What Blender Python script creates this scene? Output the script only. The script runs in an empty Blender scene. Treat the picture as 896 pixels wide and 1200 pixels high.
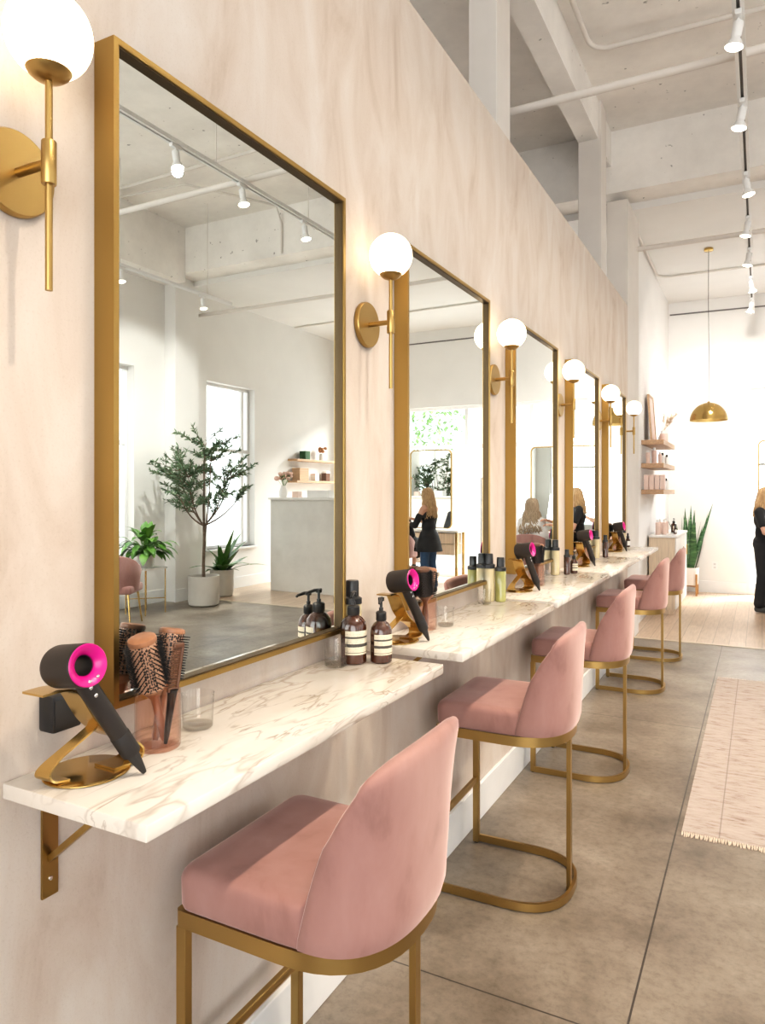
import bpy, bmesh, math, random
from mathutils import Vector, Matrix, Euler
R = math.radians
PI = math.pi
rnd = random.Random(7)
scene = bpy.context.scene
COL = scene.collection

# ------------------------------------------------------------------ materials
def _mat(name):
    m = bpy.data.materials.new(name); m.use_nodes = True
    nt = m.node_tree; nt.nodes.clear()
    out = nt.nodes.new('ShaderNodeOutputMaterial')
    b = nt.nodes.new('ShaderNodeBsdfPrincipled')
    nt.links.new(b.outputs[0], out.inputs[0])
    return m, nt, b, out

def N(nt, t, **kw):
    n = nt.nodes.new(t)
    for k, v in kw.items():
        if k.startswith('i_'):
            key = k[2:]
            key = int(key) if key.isdigit() else key.replace('_', ' ')
            n.inputs[key].default_value = v
        else:
            setattr(n, k, v)
    return n

def L(nt, a, b): nt.links.new(a, b)

def ramp(nt, fac, stops):
    r = nt.nodes.new('ShaderNodeValToRGB')
    els = r.color_ramp.elements
    while len(els) > 1: els.remove(els[-1])
    els[0].position = stops[0][0]; els[0].color = (*stops[0][1], 1)
    for p, c in stops[1:]:
        e = els.new(p); e.color = (*c, 1)
    L(nt, fac, r.inputs[0])
    return r.outputs[0]

def coords(nt, scale=(1, 1, 1), rot=(0, 0, 0)):
    tc = N(nt, 'ShaderNodeTexCoord'); mp = N(nt, 'ShaderNodeMapping')
    mp.inputs['Scale'].default_value = scale; mp.inputs['Rotation'].default_value = rot
    L(nt, tc.outputs['Object'], mp.inputs[0])
    return mp.outputs[0]

def bump(nt, b, height, strength=.2, dist=.01):
    bp = N(nt, 'ShaderNodeBump'); bp.inputs['Strength'].default_value = strength; bp.inputs['Distance'].default_value = dist
    L(nt, height, bp.inputs['Height']); L(nt, bp.outputs[0], b.inputs['Normal'])

def simple(name, col, rough=.5, metal=0., var=.08, nscale=12, sheen=0, coat=0, spec=.5, bmp=0):
    m, nt, b, o = _mat(name)
    v = coords(nt)
    n = N(nt, 'ShaderNodeTexNoise', i_Scale=nscale, i_Detail=4.); L(nt, v, n.inputs['Vector'])
    d = tuple(max(0, c * (1 - var)) for c in col); u = tuple(min(1, c * (1 + var)) for c in col)
    L(nt, ramp(nt, n.outputs[0], [(.3, d), (.7, u)]), b.inputs['Base Color'])
    b.inputs['Roughness'].default_value = rough; b.inputs['Metallic'].default_value = metal
    b.inputs['Specular IOR Level'].default_value = spec
    if sheen:
        b.inputs['Sheen Weight'].default_value = sheen; b.inputs['Sheen Roughness'].default_value = .35
    if coat: b.inputs['Coat Weight'].default_value = coat
    if bmp: bump(nt, b, n.outputs[0], bmp)
    return m

def emit(name, col, strength, glossy_rim=False):
    m, nt, b, o = _mat(name)
    b.inputs['Base Color'].default_value = (*[min(1, c * .9) for c in col], 1)
    b.inputs['Emission Color'].default_value = (*col, 1)
    b.inputs['Emission Strength'].default_value = strength
    b.inputs['Roughness'].default_value = .25
    return m

def thin_glass(name, tint=(1, 1, 1), refl=1.0, alpha_dark=0.0):
    m, nt, b, o = _mat(name)
    nt.nodes.remove(b)
    tr = N(nt, 'ShaderNodeBsdfTransparent'); tr.inputs[0].default_value = (*tint, 1)
    gl = N(nt, 'ShaderNodeBsdfGlossy'); gl.inputs['Roughness'].default_value = .02
    lw = N(nt, 'ShaderNodeLayerWeight'); lw.inputs['Blend'].default_value = .5
    fr = N(nt, 'ShaderNodeMath', operation='POWER'); fr.inputs[1].default_value = 4.; L(nt, lw.outputs['Facing'], fr.inputs[0])
    ml = N(nt, 'ShaderNodeMath', operation='MULTIPLY_ADD', use_clamp=True); ml.inputs[1].default_value = .55 * refl; ml.inputs[2].default_value = .035
    mx = N(nt, 'ShaderNodeMixShader')
    L(nt, fr.outputs[0], ml.inputs[0]); L(nt, ml.outputs[0], mx.inputs[0])
    L(nt, tr.outputs[0], mx.inputs[1]); L(nt, gl.outputs[0], mx.inputs[2]); L(nt, mx.outputs[0], o.inputs[0])
    return m

def m_plaster():
    m, nt, b, o = _mat('trowelled blush plaster')
    v = coords(nt, (1.2, 2.2, .75), (R(28), 0, 0))
    n1 = N(nt, 'ShaderNodeTexNoise', i_Scale=2.2, i_Detail=7., i_Roughness=.62, i_Distortion=.7); L(nt, v, n1.inputs['Vector'])
    c1 = ramp(nt, n1.outputs[0], [(.24, (.46, .365, .29)), (.40, (.575, .483, .41)), (.52, (.62, .538, .468)), (.64, (.645, .577, .515)), (.80, (.69, .632, .58))])
    v2 = coords(nt)
    n2 = N(nt, 'ShaderNodeTexNoise', i_Scale=160., i_Detail=3., i_Roughness=.7); L(nt, v2, n2.inputs['Vector'])
    c2 = ramp(nt, n2.outputs[0], [(.30, (.90, .88, .86)), (.45, (1, 1, 1))])
    mx = N(nt, 'ShaderNodeMix', data_type='RGBA', blend_type='MULTIPLY'); mx.inputs[0].default_value = .8
    L(nt, c1, mx.inputs[6]); L(nt, c2, mx.inputs[7]); L(nt, mx.outputs[2], b.inputs['Base Color'])
    b.inputs['Roughness'].default_value = .7
    ad = N(nt, 'ShaderNodeMath', operation='ADD'); L(nt, n1.outputs[0], ad.inputs[0])
    ml = N(nt, 'ShaderNodeMath', operation='MULTIPLY'); ml.inputs[1].default_value = .25; L(nt, n2.outputs[0], ml.inputs[0]); L(nt, ml.outputs[0], ad.inputs[1])
    bump(nt, b, ad.outputs[0], .25, .006)
    return m

def m_marble():
    m, nt, b, o = _mat('veined cream marble')
    v = coords(nt, (1, 1, 1), (0, 0, R(25)))
    n0 = N(nt, 'ShaderNodeTexNoise', i_Scale=3.0, i_Detail=5., i_Roughness=.6); L(nt, v, n0.inputs['Vector'])
    base = ramp(nt, n0.outputs[0], [(.3, (.70, .635, .555)), (.6, (.79, .745, .685))])
    def veins(scale, w, seedrot, dist):
        vv = coords(nt, (1.0, .24, 1.0), (R(8), R(8), R(seedrot)))
        n = N(nt, 'ShaderNodeTexNoise', i_Scale=scale, i_Detail=3., i_Roughness=.5, i_Distortion=dist); L(nt, vv, n.inputs['Vector'])
        s = N(nt, 'ShaderNodeMath', operation='SUBTRACT'); s.inputs[1].default_value = .5; L(nt, n.outputs[0], s.inputs[0])
        a = N(nt, 'ShaderNodeMath', operation='ABSOLUTE'); L(nt, s.outputs[0], a.inputs[0])
        return ramp(nt, a.outputs[0], [(0, (1, 1, 1)), (w * .4, (.55, .55, .55)), (w, (0, 0, 0))])
    v1 = veins(9., .030, 42, .5); v2 = veins(21., .034, 52, .6)
    # break veins up
    n3 = N(nt, 'ShaderNodeTexNoise', i_Scale=5.0, i_Detail=2.); L(nt, v, n3.inputs['Vector'])
    k = ramp(nt, n3.outputs[0], [(.42, (0, 0, 0)), (.58, (1, 1, 1))])
    m1 = N(nt, 'ShaderNodeMix', data_type='RGBA', blend_type='MULTIPLY'); m1.inputs[0].default_value = 1.; L(nt, v2, m1.inputs[6]); L(nt, k, m1.inputs[7])
    n6 = N(nt, 'ShaderNodeTexNoise', i_Scale=3.6, i_Detail=2.); L(nt, coords(nt, (1, 1, 1), (0, 0, 1.)), n6.inputs['Vector'])
    m0 = N(nt, 'ShaderNodeMix', data_type='RGBA', blend_type='MULTIPLY'); m0.inputs[0].default_value = 1.; L(nt, v1, m0.inputs[6]); L(nt, ramp(nt, n6.outputs[0], [(.40, (0, 0, 0)), (.6, (1, 1, 1))]), m0.inputs[7])
    x1 = N(nt, 'ShaderNodeMix', data_type='RGBA'); L(nt, m0.outputs[2], x1.inputs[0]); L(nt, base, x1.inputs[6]); x1.inputs[7].default_value = (.50, .435, .375, 1)
    x2 = N(nt, 'ShaderNodeMix', data_type='RGBA'); L(nt, m1.outputs[2], x2.inputs[0]); L(nt, x1.outputs[2], x2.inputs[6]); x2.inputs[7].default_value = (.40, .335, .28, 1)
    L(nt, x2.outputs[2], b.inputs['Base Color'])
    b.inputs['Roughness'].default_value = .12
    return m

def m_concrete():
    m, nt, b, o = _mat('polished concrete')
    v = coords(nt)
    n1 = N(nt, 'ShaderNodeTexNoise', i_Scale=1.7, i_Detail=6., i_Roughness=.6, i_Distortion=.2); L(nt, v, n1.inputs['Vector'])
    c1 = ramp(nt, n1.outputs[0], [(.26, (.095, .075, .055)), (.42, (.18, .148, .116)), (.57, (.25, .212, .172)), (.74, (.345, .305, .26))])
    n2 = N(nt, 'ShaderNodeTexNoise', i_Scale=90., i_Detail=2.); L(nt, v, n2.inputs['Vector'])
    n3 = N(nt, 'ShaderNodeTexNoise', i_Scale=2.6, i_Detail=2.); L(nt, v, n3.inputs['Vector'])
    nf = N(nt, 'ShaderNodeTexNoise', i_Scale=120., i_Detail=1.); L(nt, v, nf.inputs['Vector'])
    thr = N(nt, 'ShaderNodeMapRange'); thr.inputs[1].default_value = .50; thr.inputs[2].default_value = .80; thr.inputs[3].default_value = .82; thr.inputs[4].default_value = .70; L(nt, n3.outputs[0], thr.inputs[0])
    df = N(nt, 'ShaderNodeMath', operation='SUBTRACT'); L(nt, nf.outputs[0], df.inputs[0]); L(nt, thr.outputs[0], df.inputs[1])
    pit2 = N(nt, 'ShaderNodeMapRange'); pit2.inputs[1].default_value = 0.; pit2.inputs[2].default_value = .04; pit2.inputs[4].default_value = .75; L(nt, df.outputs[0], pit2.inputs[0])
    # saw-cut joints: x = .90 + 3.2k ; y = 2.25 + 3.2k
    sp = N(nt, 'ShaderNodeSeparateXYZ'); L(nt, v, sp.inputs[0])
    def joint(src, off, period, w):
        a = N(nt, 'ShaderNodeMath', operation='ADD'); a.inputs[1].default_value = -off + period * 50 + period / 2; L(nt, src, a.inputs[0])
        md = N(nt, 'ShaderNodeMath', operation='MODULO'); md.inputs[1].default_value = period; L(nt, a.outputs[0], md.inputs[0])
        s = N(nt, 'ShaderNodeMath', operation='SUBTRACT'); s.inputs[1].default_value = period / 2; L(nt, md.outputs[0], s.inputs[0])
        ab = N(nt, 'ShaderNodeMath', operation='ABSOLUTE'); L(nt, s.outputs[0], ab.inputs[0])
        lt = N(nt, 'ShaderNodeMath', operation='LESS_THAN'); lt.inputs[1].default_value = w; L(nt, ab.outputs[0], lt.inputs[0])
        return lt.outputs[0]
    j = N(nt, 'ShaderNodeMath', operation='MAXIMUM'); L(nt, joint(sp.outputs[0], .90, 3.2, .0035), j.inputs[0]); L(nt, joint(sp.outputs[1], 2.25, 3.2, .003), j.inputs[1])
    x0 = N(nt, 'ShaderNodeMix', data_type='RGBA'); L(nt, pit2.outputs[0], x0.inputs[0]); L(nt, c1, x0.inputs[6]); x0.inputs[7].default_value = (.08, .06, .05, 1)
    x1 = N(nt, 'ShaderNodeMix', data_type='RGBA'); L(nt, j.outputs[0], x1.inputs[0]); L(nt, x0.outputs[2], x1.inputs[6]); x1.inputs[7].default_value = (.05, .042, .035, 1)
    n5 = N(nt, 'ShaderNodeTexNoise', i_Scale=26., i_Detail=6., i_Roughness=.75); L(nt, v, n5.inputs['Vector'])
    g5 = ramp(nt, n5.outputs[0], [(.32, (.74, .72, .70)), (.5, (1, 1, 1)), (.68, (1.16, 1.15, 1.14))])
    x2 = N(nt, 'ShaderNodeMix', data_type='RGBA', blend_type='MULTIPLY'); x2.inputs[0].default_value = 1.; L(nt, x1.outputs[2], x2.inputs[6]); L(nt, g5, x2.inputs[7])
    L(nt, x2.outputs[2], b.inputs['Base Color'])
    n4 = N(nt, 'ShaderNodeTexNoise', i_Scale=3., i_Detail=5.); L(nt, v, n4.inputs['Vector'])
    mr = N(nt, 'ShaderNodeMapRange'); mr.inputs[3].default_value = .29; mr.inputs[4].default_value = .42; L(nt, n4.outputs[0], mr.inputs[0])
    L(nt, mr.outputs[0], b.inputs['Roughness'])
    bump(nt, b, n2.outputs[0], .03, .002)
    return m

def m_planks(name, dark, light, sx=.16, sy=1.6, rough=.35):
    m, nt, b, o = _mat(name)
    v = coords(nt, (1, 1, 1), (0, 0, R(90)))
    br = N(nt, 'ShaderNodeTexBrick', i_Scale=1.0); L(nt, v, br.inputs['Vector'])
    br.inputs['Color1'].default_value = (*dark, 1); br.inputs['Color2'].default_value = (*light, 1); br.inputs['Mortar'].default_value = (*[c * .6 for c in dark], 1)
    br.inputs['Mortar Size'].default_value = .0025; br.inputs['Brick Width'].default_value = sy; br.inputs['Row Height'].default_value = sx
    v2 = coords(nt, (14, 1.2, 14))
    n = N(nt, 'ShaderNodeTexNoise', i_Scale=3., i_Detail=5.); L(nt, v2, n.inputs['Vector'])
    g = ramp(nt, n.outputs[0], [(.3, (.82, .80, .78)), (.7, (1.05, 1.05, 1.05))])
    mx = N(nt, 'ShaderNodeMix', data_type='RGBA', blend_type='MULTIPLY'); mx.inputs[0].default_value = 1.; L(nt, br.outputs[0], mx.inputs[6]); L(nt, g, mx.inputs[7])
    L(nt, mx.outputs[2], b.inputs['Base Color']); b.inputs['Roughness'].default_value = rough
    return m

def m_wood(name, col, axis=1, rough=.45):
    m, nt, b, o = _mat(name)
    sc = [22, 22, 22]; sc[axis] = 1.5
    v = coords(nt, tuple(sc))
    n = N(nt, 'ShaderNodeTexNoise', i_Scale=2., i_Detail=6., i_Roughness=.6); L(nt, v, n.inputs['Vector'])
    L(nt, ramp(nt, n.outputs[0], [(.3, tuple(c * .8 for c in col)), (.7, tuple(min(1, c * 1.12) for c in col))]), b.inputs['Base Color'])
    b.inputs['Roughness'].default_value = rough
    return m

def m_brass(name='brushed brass', col=(.44, .295, .11), rough=.33):
    m, nt, b, o = _mat(name)
    v = coords(nt, (1, 1, 1))
    n = N(nt, 'ShaderNodeTexNoise', i_Scale=5., i_Detail=1.); L(nt, v, n.inputs['Vector'])
    L(nt, ramp(nt, n.outputs[0], [(.3, tuple(c * .97 for c in col)), (.7, tuple(min(1, c * 1.03) for c in col))]), b.inputs['Base Color'])
    mr = N(nt, 'ShaderNodeMapRange'); mr.inputs[3].default_value = rough - .03; mr.inputs[4].default_value = rough + .04; L(nt, n.outputs[0], mr.inputs[0]); L(nt, mr.outputs[0], b.inputs['Roughness'])
    b.inputs['Metallic'].default_value = 1.
    return m

def m_velvet(name='dusty pink velvet'):
    m, nt, b, o = _mat(name)
    v = coords(nt, (1, 1, .55))
    n = N(nt, 'ShaderNodeTexNoise', i_Scale=7., i_Detail=5., i_Roughness=.55, i_Distortion=.25); L(nt, v, n.inputs['Vector'])
    L(nt, ramp(nt, n.outputs[0], [(.28, (.265, .138, .12)), (.42, (.355, .194, .172)), (.58, (.385, .22, .197)), (.78, (.44, .27, .245))]), b.inputs['Base Color'])
    b.inputs['Roughness'].default_value = .75; b.inputs['Specular IOR Level'].default_value = .2
    b.inputs['Sheen Weight'].default_value = .75; b.inputs['Sheen Roughness'].default_value = .38; b.inputs['Sheen Tint'].default_value = (1, .78, .74, 1)
    n2 = N(nt, 'ShaderNodeTexNoise', i_Scale=500.); L(nt, coords(nt), n2.inputs['Vector'])
    bump(nt, b, n2.outputs[0], .05, .001)
    return m

def m_rough_concrete(name, col, pits=True):
    m, nt, b, o = _mat(name)
    v = coords(nt)
    n1 = N(nt, 'ShaderNodeTexNoise', i_Scale=1.4, i_Detail=8., i_Roughness=.65); L(nt, v, n1.inputs['Vector'])
    c1 = ramp(nt, n1.outputs[0], [(.3, tuple(c * .88 for c in col)), (.65, tuple(min(1, c * 1.05) for c in col))])
    n2 = N(nt, 'ShaderNodeTexNoise', i_Scale=14., i_Detail=2.); L(nt, v, n2.inputs['Vector'])
    pr = N(nt, 'ShaderNodeMapRange'); pr.inputs[1].default_value = .72; pr.inputs[2].default_value = .77; L(nt, n2.outputs[0], pr.inputs[0])
    x = N(nt, 'ShaderNodeMix', data_type='RGBA'); L(nt, pr.outputs[0], x.inputs[0]); L(nt, c1, x.inputs[6]); x.inputs[7].default_value = (*[c * .45 for c in col], 1)
    L(nt, x.outputs[2] if pits else c1, b.inputs['Base Color']); b.inputs['Roughness'].default_value = .85
    ad = N(nt, 'ShaderNodeMath', operation='SUBTRACT'); L(nt, n1.outputs[0], ad.inputs[0]); L(nt, pr.outputs[0], ad.inputs[1])
    bump(nt, b, ad.outputs[0], .3, .02)
    return m

def m_rug():
    m, nt, b, o = _mat('faded rose woven rug')
    v = coords(nt, (1.2, 5.0, 1))
    n = N(nt, 'ShaderNodeTexNoise', i_Scale=5.5, i_Detail=10., i_Roughness=.78, i_Distortion=.1); L(nt, v, n.inputs['Vector'])
    c = ramp(nt, n.outputs[0], [(.30, (.17, .11, .09)), (.39, (.32, .245, .215)), (.46, (.44, .372, .335)), (.58, (.485, .425, .388)), (.75, (.53, .477, .44))])
    # thin woven border lines at fixed distances from the rug's long edge (object x is measured from that edge)
    sp = N(nt, 'ShaderNodeSeparateXYZ'); L(nt, coords(nt), sp.inputs[0])
    acc = None
    for off in (.165, .415, .50, 1.0, 1.085, 1.335):
        s = N(nt, 'ShaderNodeMath', operation='SUBTRACT'); s.inputs[1].default_value = off; L(nt, sp.outputs[0], s.inputs[0])
        a = N(nt, 'ShaderNodeMath', operation='ABSOLUTE'); L(nt, s.outputs[0], a.inputs[0])
        lt = N(nt, 'ShaderNodeMath', operation='LESS_THAN'); lt.inputs[1].default_value = .003; L(nt, a.outputs[0], lt.inputs[0])
        if acc is None: acc = lt.outputs[0]
        else:
            mx = N(nt, 'ShaderNodeMath', operation='MAXIMUM'); L(nt, acc, mx.inputs[0]); L(nt, lt.outputs[0], mx.inputs[1]); acc = mx.outputs[0]
    fm = N(nt, 'ShaderNodeMath', operation='MULTIPLY'); fm.inputs[1].default_value = .6; L(nt, acc, fm.inputs[0])
    x = N(nt, 'ShaderNodeMix', data_type='RGBA'); L(nt, fm.outputs[0], x.inputs[0]); L(nt, c, x.inputs[6]); x.inputs[7].default_value = (.22, .18, .17, 1)
    L(nt, x.outputs[2], b.inputs['Base Color']); b.inputs['Roughness'].default_value = .95; b.inputs['Specular IOR Level'].default_value = .1
    bump(nt, b, n.outputs[0], .2, .004)
    return m

def m_leaf(name, c0, c1, rough=.4, trans=.25):
    m, nt, b, o = _mat(name)
    n = N(nt, 'ShaderNodeTexNoise', i_Scale=7., i_Detail=3.); L(nt, coords(nt), n.inputs['Vector'])
    L(nt, ramp(nt, n.outputs[0], [(.3, c0), (.7, c1)]), b.inputs['Base Color'])
    b.inputs['Roughness'].default_value = rough
    return m

def m_snake():
    m, nt, b, o = _mat('banded sword leaf')
    v = coords(nt, (4, 4, 30))
    n = N(nt, 'ShaderNodeTexNoise', i_Scale=1.2, i_Detail=4.); L(nt, v, n.inputs['Vector'])
    L(nt, ramp(nt, n.outputs[0], [(.35, (.025, .075, .03)), (.55, (.06, .16, .055)), (.7, (.16, .27, .12))]), b.inputs['Base Color'])
    b.inputs['Roughness'].default_value = .4
    return m

def m_label():
    m, nt, b, o = _mat('cream printed bottle label')
    tc = N(nt, 'ShaderNodeTexCoord'); sp = N(nt, 'ShaderNodeSeparateXYZ'); L(nt, tc.outputs['Generated'], sp.inputs[0])
    r = ramp(nt, sp.outputs[2], [(0, (.74, .66, .50)), (.07, (.74, .66, .50)), (.08, (.06, .05, .04)), (.10, (.06, .05, .04)), (.11, (.74, .66, .50)), (.33, (.74, .66, .50)), (.335, (.05, .045, .04)), (.46, (.05, .045, .04)), (.465, (.74, .66, .50)),
                                 (.68, (.74, .66, .50)), (.685, (.05, .045, .04)), (.76, (.05, .045, .04)), (.765, (.74, .66, .50)), (1, (.76, .68, .52))])
    # rows of tiny print
    v = coords(nt, (1, 1, 1))
    wv = N(nt, 'ShaderNodeTexNoise', i_Scale=420., i_Detail=1.); L(nt, v, wv.inputs['Vector'])
    fz = N(nt, 'ShaderNodeMath', operation='MULTIPLY'); fz.inputs[1].default_value = 13.; L(nt, sp.outputs[2], fz.inputs[0])
    fr = N(nt, 'ShaderNodeMath', operation='FRACT'); L(nt, fz.outputs[0], fr.inputs[0])
    g1 = N(nt, 'ShaderNodeMath', operation='LESS_THAN'); g1.inputs[1].default_value = .38; L(nt, fr.outputs[0], g1.inputs[0])
    g2 = N(nt, 'ShaderNodeMath', operation='GREATER_THAN'); g2.inputs[1].default_value = .53; L(nt, wv.outputs[0], g2.inputs[0])
    gg = N(nt, 'ShaderNodeMath', operation='MULTIPLY'); L(nt, g1.outputs[0], gg.inputs[0]); L(nt, g2.outputs[0], gg.inputs[1])
    gm = N(nt, 'ShaderNodeMath', operation='MULTIPLY'); gm.inputs[1].default_value = .5; L(nt, gg.outputs[0], gm.inputs[0])
    x = N(nt, 'ShaderNodeMix', data_type='RGBA'); L(nt, gm.outputs[0], x.inputs[0]); L(nt, r, x.inputs[6]); x.inputs[7].default_value = (.12, .1, .08, 1)
    L(nt, x.outputs[2], b.inputs['Base Color']); b.inputs['Roughness'].default_value = .55
    return m

def m_barrel():
    m, nt, b, o = _mat('perforated copper brush barrel')
    v = coords(nt)
    vo = N(nt, 'ShaderNodeTexVoronoi', i_Scale=155.); vo.inputs['Randomness'].default_value = .35; L(nt, v, vo.inputs['Vector'])
    L(nt, ramp(nt, vo.outputs['Distance'], [(0, (.012, .01, .009)), (.38, (.012, .01, .009)), (.46, (.50, .29, .19)), (1, (.60, .36, .24))]), b.inputs['Base Color'])
    b.inputs['Roughness'].default_value = .4
    return m

def m_fluted_glass(name, tint):
    return thin_glass(name, tint, 1.6)

def m_mirror():
    m, nt, b, o = _mat('silvered mirror glass')
    n = N(nt, 'ShaderNodeTexNoise', i_Scale=1.); L(nt, coords(nt), n.inputs['Vector'])
    L(nt, ramp(nt, n.outputs[0], [(0, (.90, .945, .92)), (1, (.915, .955, .935))]), b.inputs['Base Color'])
    b.inputs['Metallic'].default_value = 1.; b.inputs['Roughness'].default_value = 0.
    return m

def m_hair(name, c0, c1):
    m, nt, b, o = _mat(name)
    v = coords(nt, (60, 60, 4))
    n = N(nt, 'ShaderNodeTexNoise', i_Scale=2., i_Detail=4.); L(nt, v, n.inputs['Vector'])
    L(nt, ramp(nt, n.outputs[0], [(.3, c0), (.7, c1)]), b.inputs['Base Color'])
    b.inputs['Roughness'].default_value = .45
    bump(nt, b, n.outputs[0], .4, .01)
    return m

PLASTER = m_plaster(); MARBLE = m_marble(); CONC = m_concrete(); BRASS = m_brass()
BRASS_D = m_brass('antique brass', (.41, .27, .09), .36)
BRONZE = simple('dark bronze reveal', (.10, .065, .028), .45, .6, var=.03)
BRASS_G = m_brass('polished gold', (.62, .43, .16), .2)
VELVET = m_velvet(); MIRROR = m_mirror()
WHITE = simple('white painted wall', (.80, .785, .76), .7, var=.02, nscale=2)
TRIMW = simple('white satin trim', (.80, .80, .79), .4, var=.02)
CEIL = m_rough_concrete('whitewashed rough concrete', (.88, .845, .80))
BEAMM = m_rough_concrete('pitted beam concrete', (.88, .85, .81))
POSTM = simple('warm grey painted post', (.72, .68, .635), .7, var=.03, nscale=4)
WOODFL = m_planks('pale oak planks', (.56, .42, .31), (.66, .51, .39))
OAK = m_wood('oak board', (.50, .32, .19), 1)
OAKP = m_wood('pale ash veneer', (.70, .57, .43), 2)
WALNUT = m_wood('copper stained wood', (.36, .17, .09), 2, .35)
DARKW = m_wood('dark stained wood', (.15, .07, .04), 2, .35)
BLACK = simple('black plastic', (.012, .012, .013), .35, var=.1)
BLACKM = simple('black rubber', (.02, .018, .017), .6)
IRON = simple('matte graphite shell', (.020, .0145, .012), .5, var=.06, nscale=30)
IRON2 = simple('graphite filter mesh', (.013, .010, .009), .55, var=.2, nscale=300)
MAGENTA = simple('magenta plastic', (.60, .006, .22), .3, var=.03)
SILVER = simple('silver button', (.75, .75, .76), .25, 1., var=.03)
GLASS = thin_glass('clear drinking glass', (.985, .985, .98), 1.7)
GLASSB = thin_glass('thick glass base', (.93, .925, .91), 2.2)
PINKG = m_fluted_glass('blush pink glass', (.985, .895, .855))
WINGL = thin_glass('window glass', (1, 1, 1), .6)
AMBER = simple('amber brown bottle glass', (.055, .018, .008), .08, var=.2, nscale=20, coat=.6)
CREAMB = simple('pale gold serum', (.56, .47, .28), .18, var=.1, coat=.5)
OLIVEB = simple('olive green serum', (.33, .32, .10), .15, var=.15, coat=.6)
BLUSHB = simple('blush plastic bottle', (.80, .60, .52), .35, var=.03)
WHITEB = simple('white ceramic', (.82, .80, .77), .3, var=.02)
POTM = m_rough_concrete('pale stone planter', (.66, .63, .58), False)
SOIL = simple('dark potting soil', (.05, .035, .025), .9, var=.4, nscale=60)
BARK = simple('grey brown bark', (.17, .12, .085), .85, var=.3, nscale=30, bmp=.4)
LEAF_O = m_leaf('silvery olive leaf', (.055, .11, .05), (.17, .25, .14), .5)
LEAF_L = m_leaf('bright green lily leaf', (.05, .16, .025), (.17, .36, .06), .35)
LEAF_D = m_leaf('deep green strap leaf', (.03, .11, .02), (.12, .27, .05), .35)
LEAF_T = m_leaf('street tree leaf', (.12, .28, .08), (.30, .48, .18), .5)
SNAKE = m_snake(); LABEL = m_label(); BARREL = m_barrel(); RUG = m_rug()
FRINGE = simple('cotton fringe', (.66, .55, .45), .95, var=.15, nscale=80)
SKIN = simple('skin', (.62, .36, .26), .5, var=.05)
BLACKC = simple('black jersey', (.012, .012, .014), .8, var=.2)
WHITEC = simple('white cotton', (.78, .77, .76), .85, var=.03)
JEANS = simple('blue denim', (.03, .075, .16), .8, var=.2, nscale=60)
GREYC = simple('charcoal fabric', (.06, .065, .065), .8, var=.15)
HAIRB = m_hair('blonde hair', (.30, .17, .075), (.62, .42, .22))
HAIRA = m_hair('ash blonde hair', (.22, .15, .095), (.50, .39, .27))
LIP = simple('lips', (.42, .13, .11), .5)
EYE = simple('eye', (.03, .02, .018), .2)
PAMPAS = simple('dried pampas plume', (.70, .52, .36), .95, var=.2, nscale=60)
COUNTER = m_rough_concrete('limewashed counter panel', (.70, .68, .645), False)
PAVE = simple('pale pavement', (.62, .62, .61), .9, var=.1)
GREENBX = simple('green box', (.03, .10, .03), .6)
FLW = simple('blush and cream blossom', (.74, .50, .42), .8, var=.35, nscale=20)
GLOBE = emit('opal glass globe', (1., .80, .55), 4.)
BULB = emit('lit reflector bulb', (1., .86, .68), 12.)
SHADEIN = simple('brass shade lining', (.75, .55, .22), .35, .6)

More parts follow.
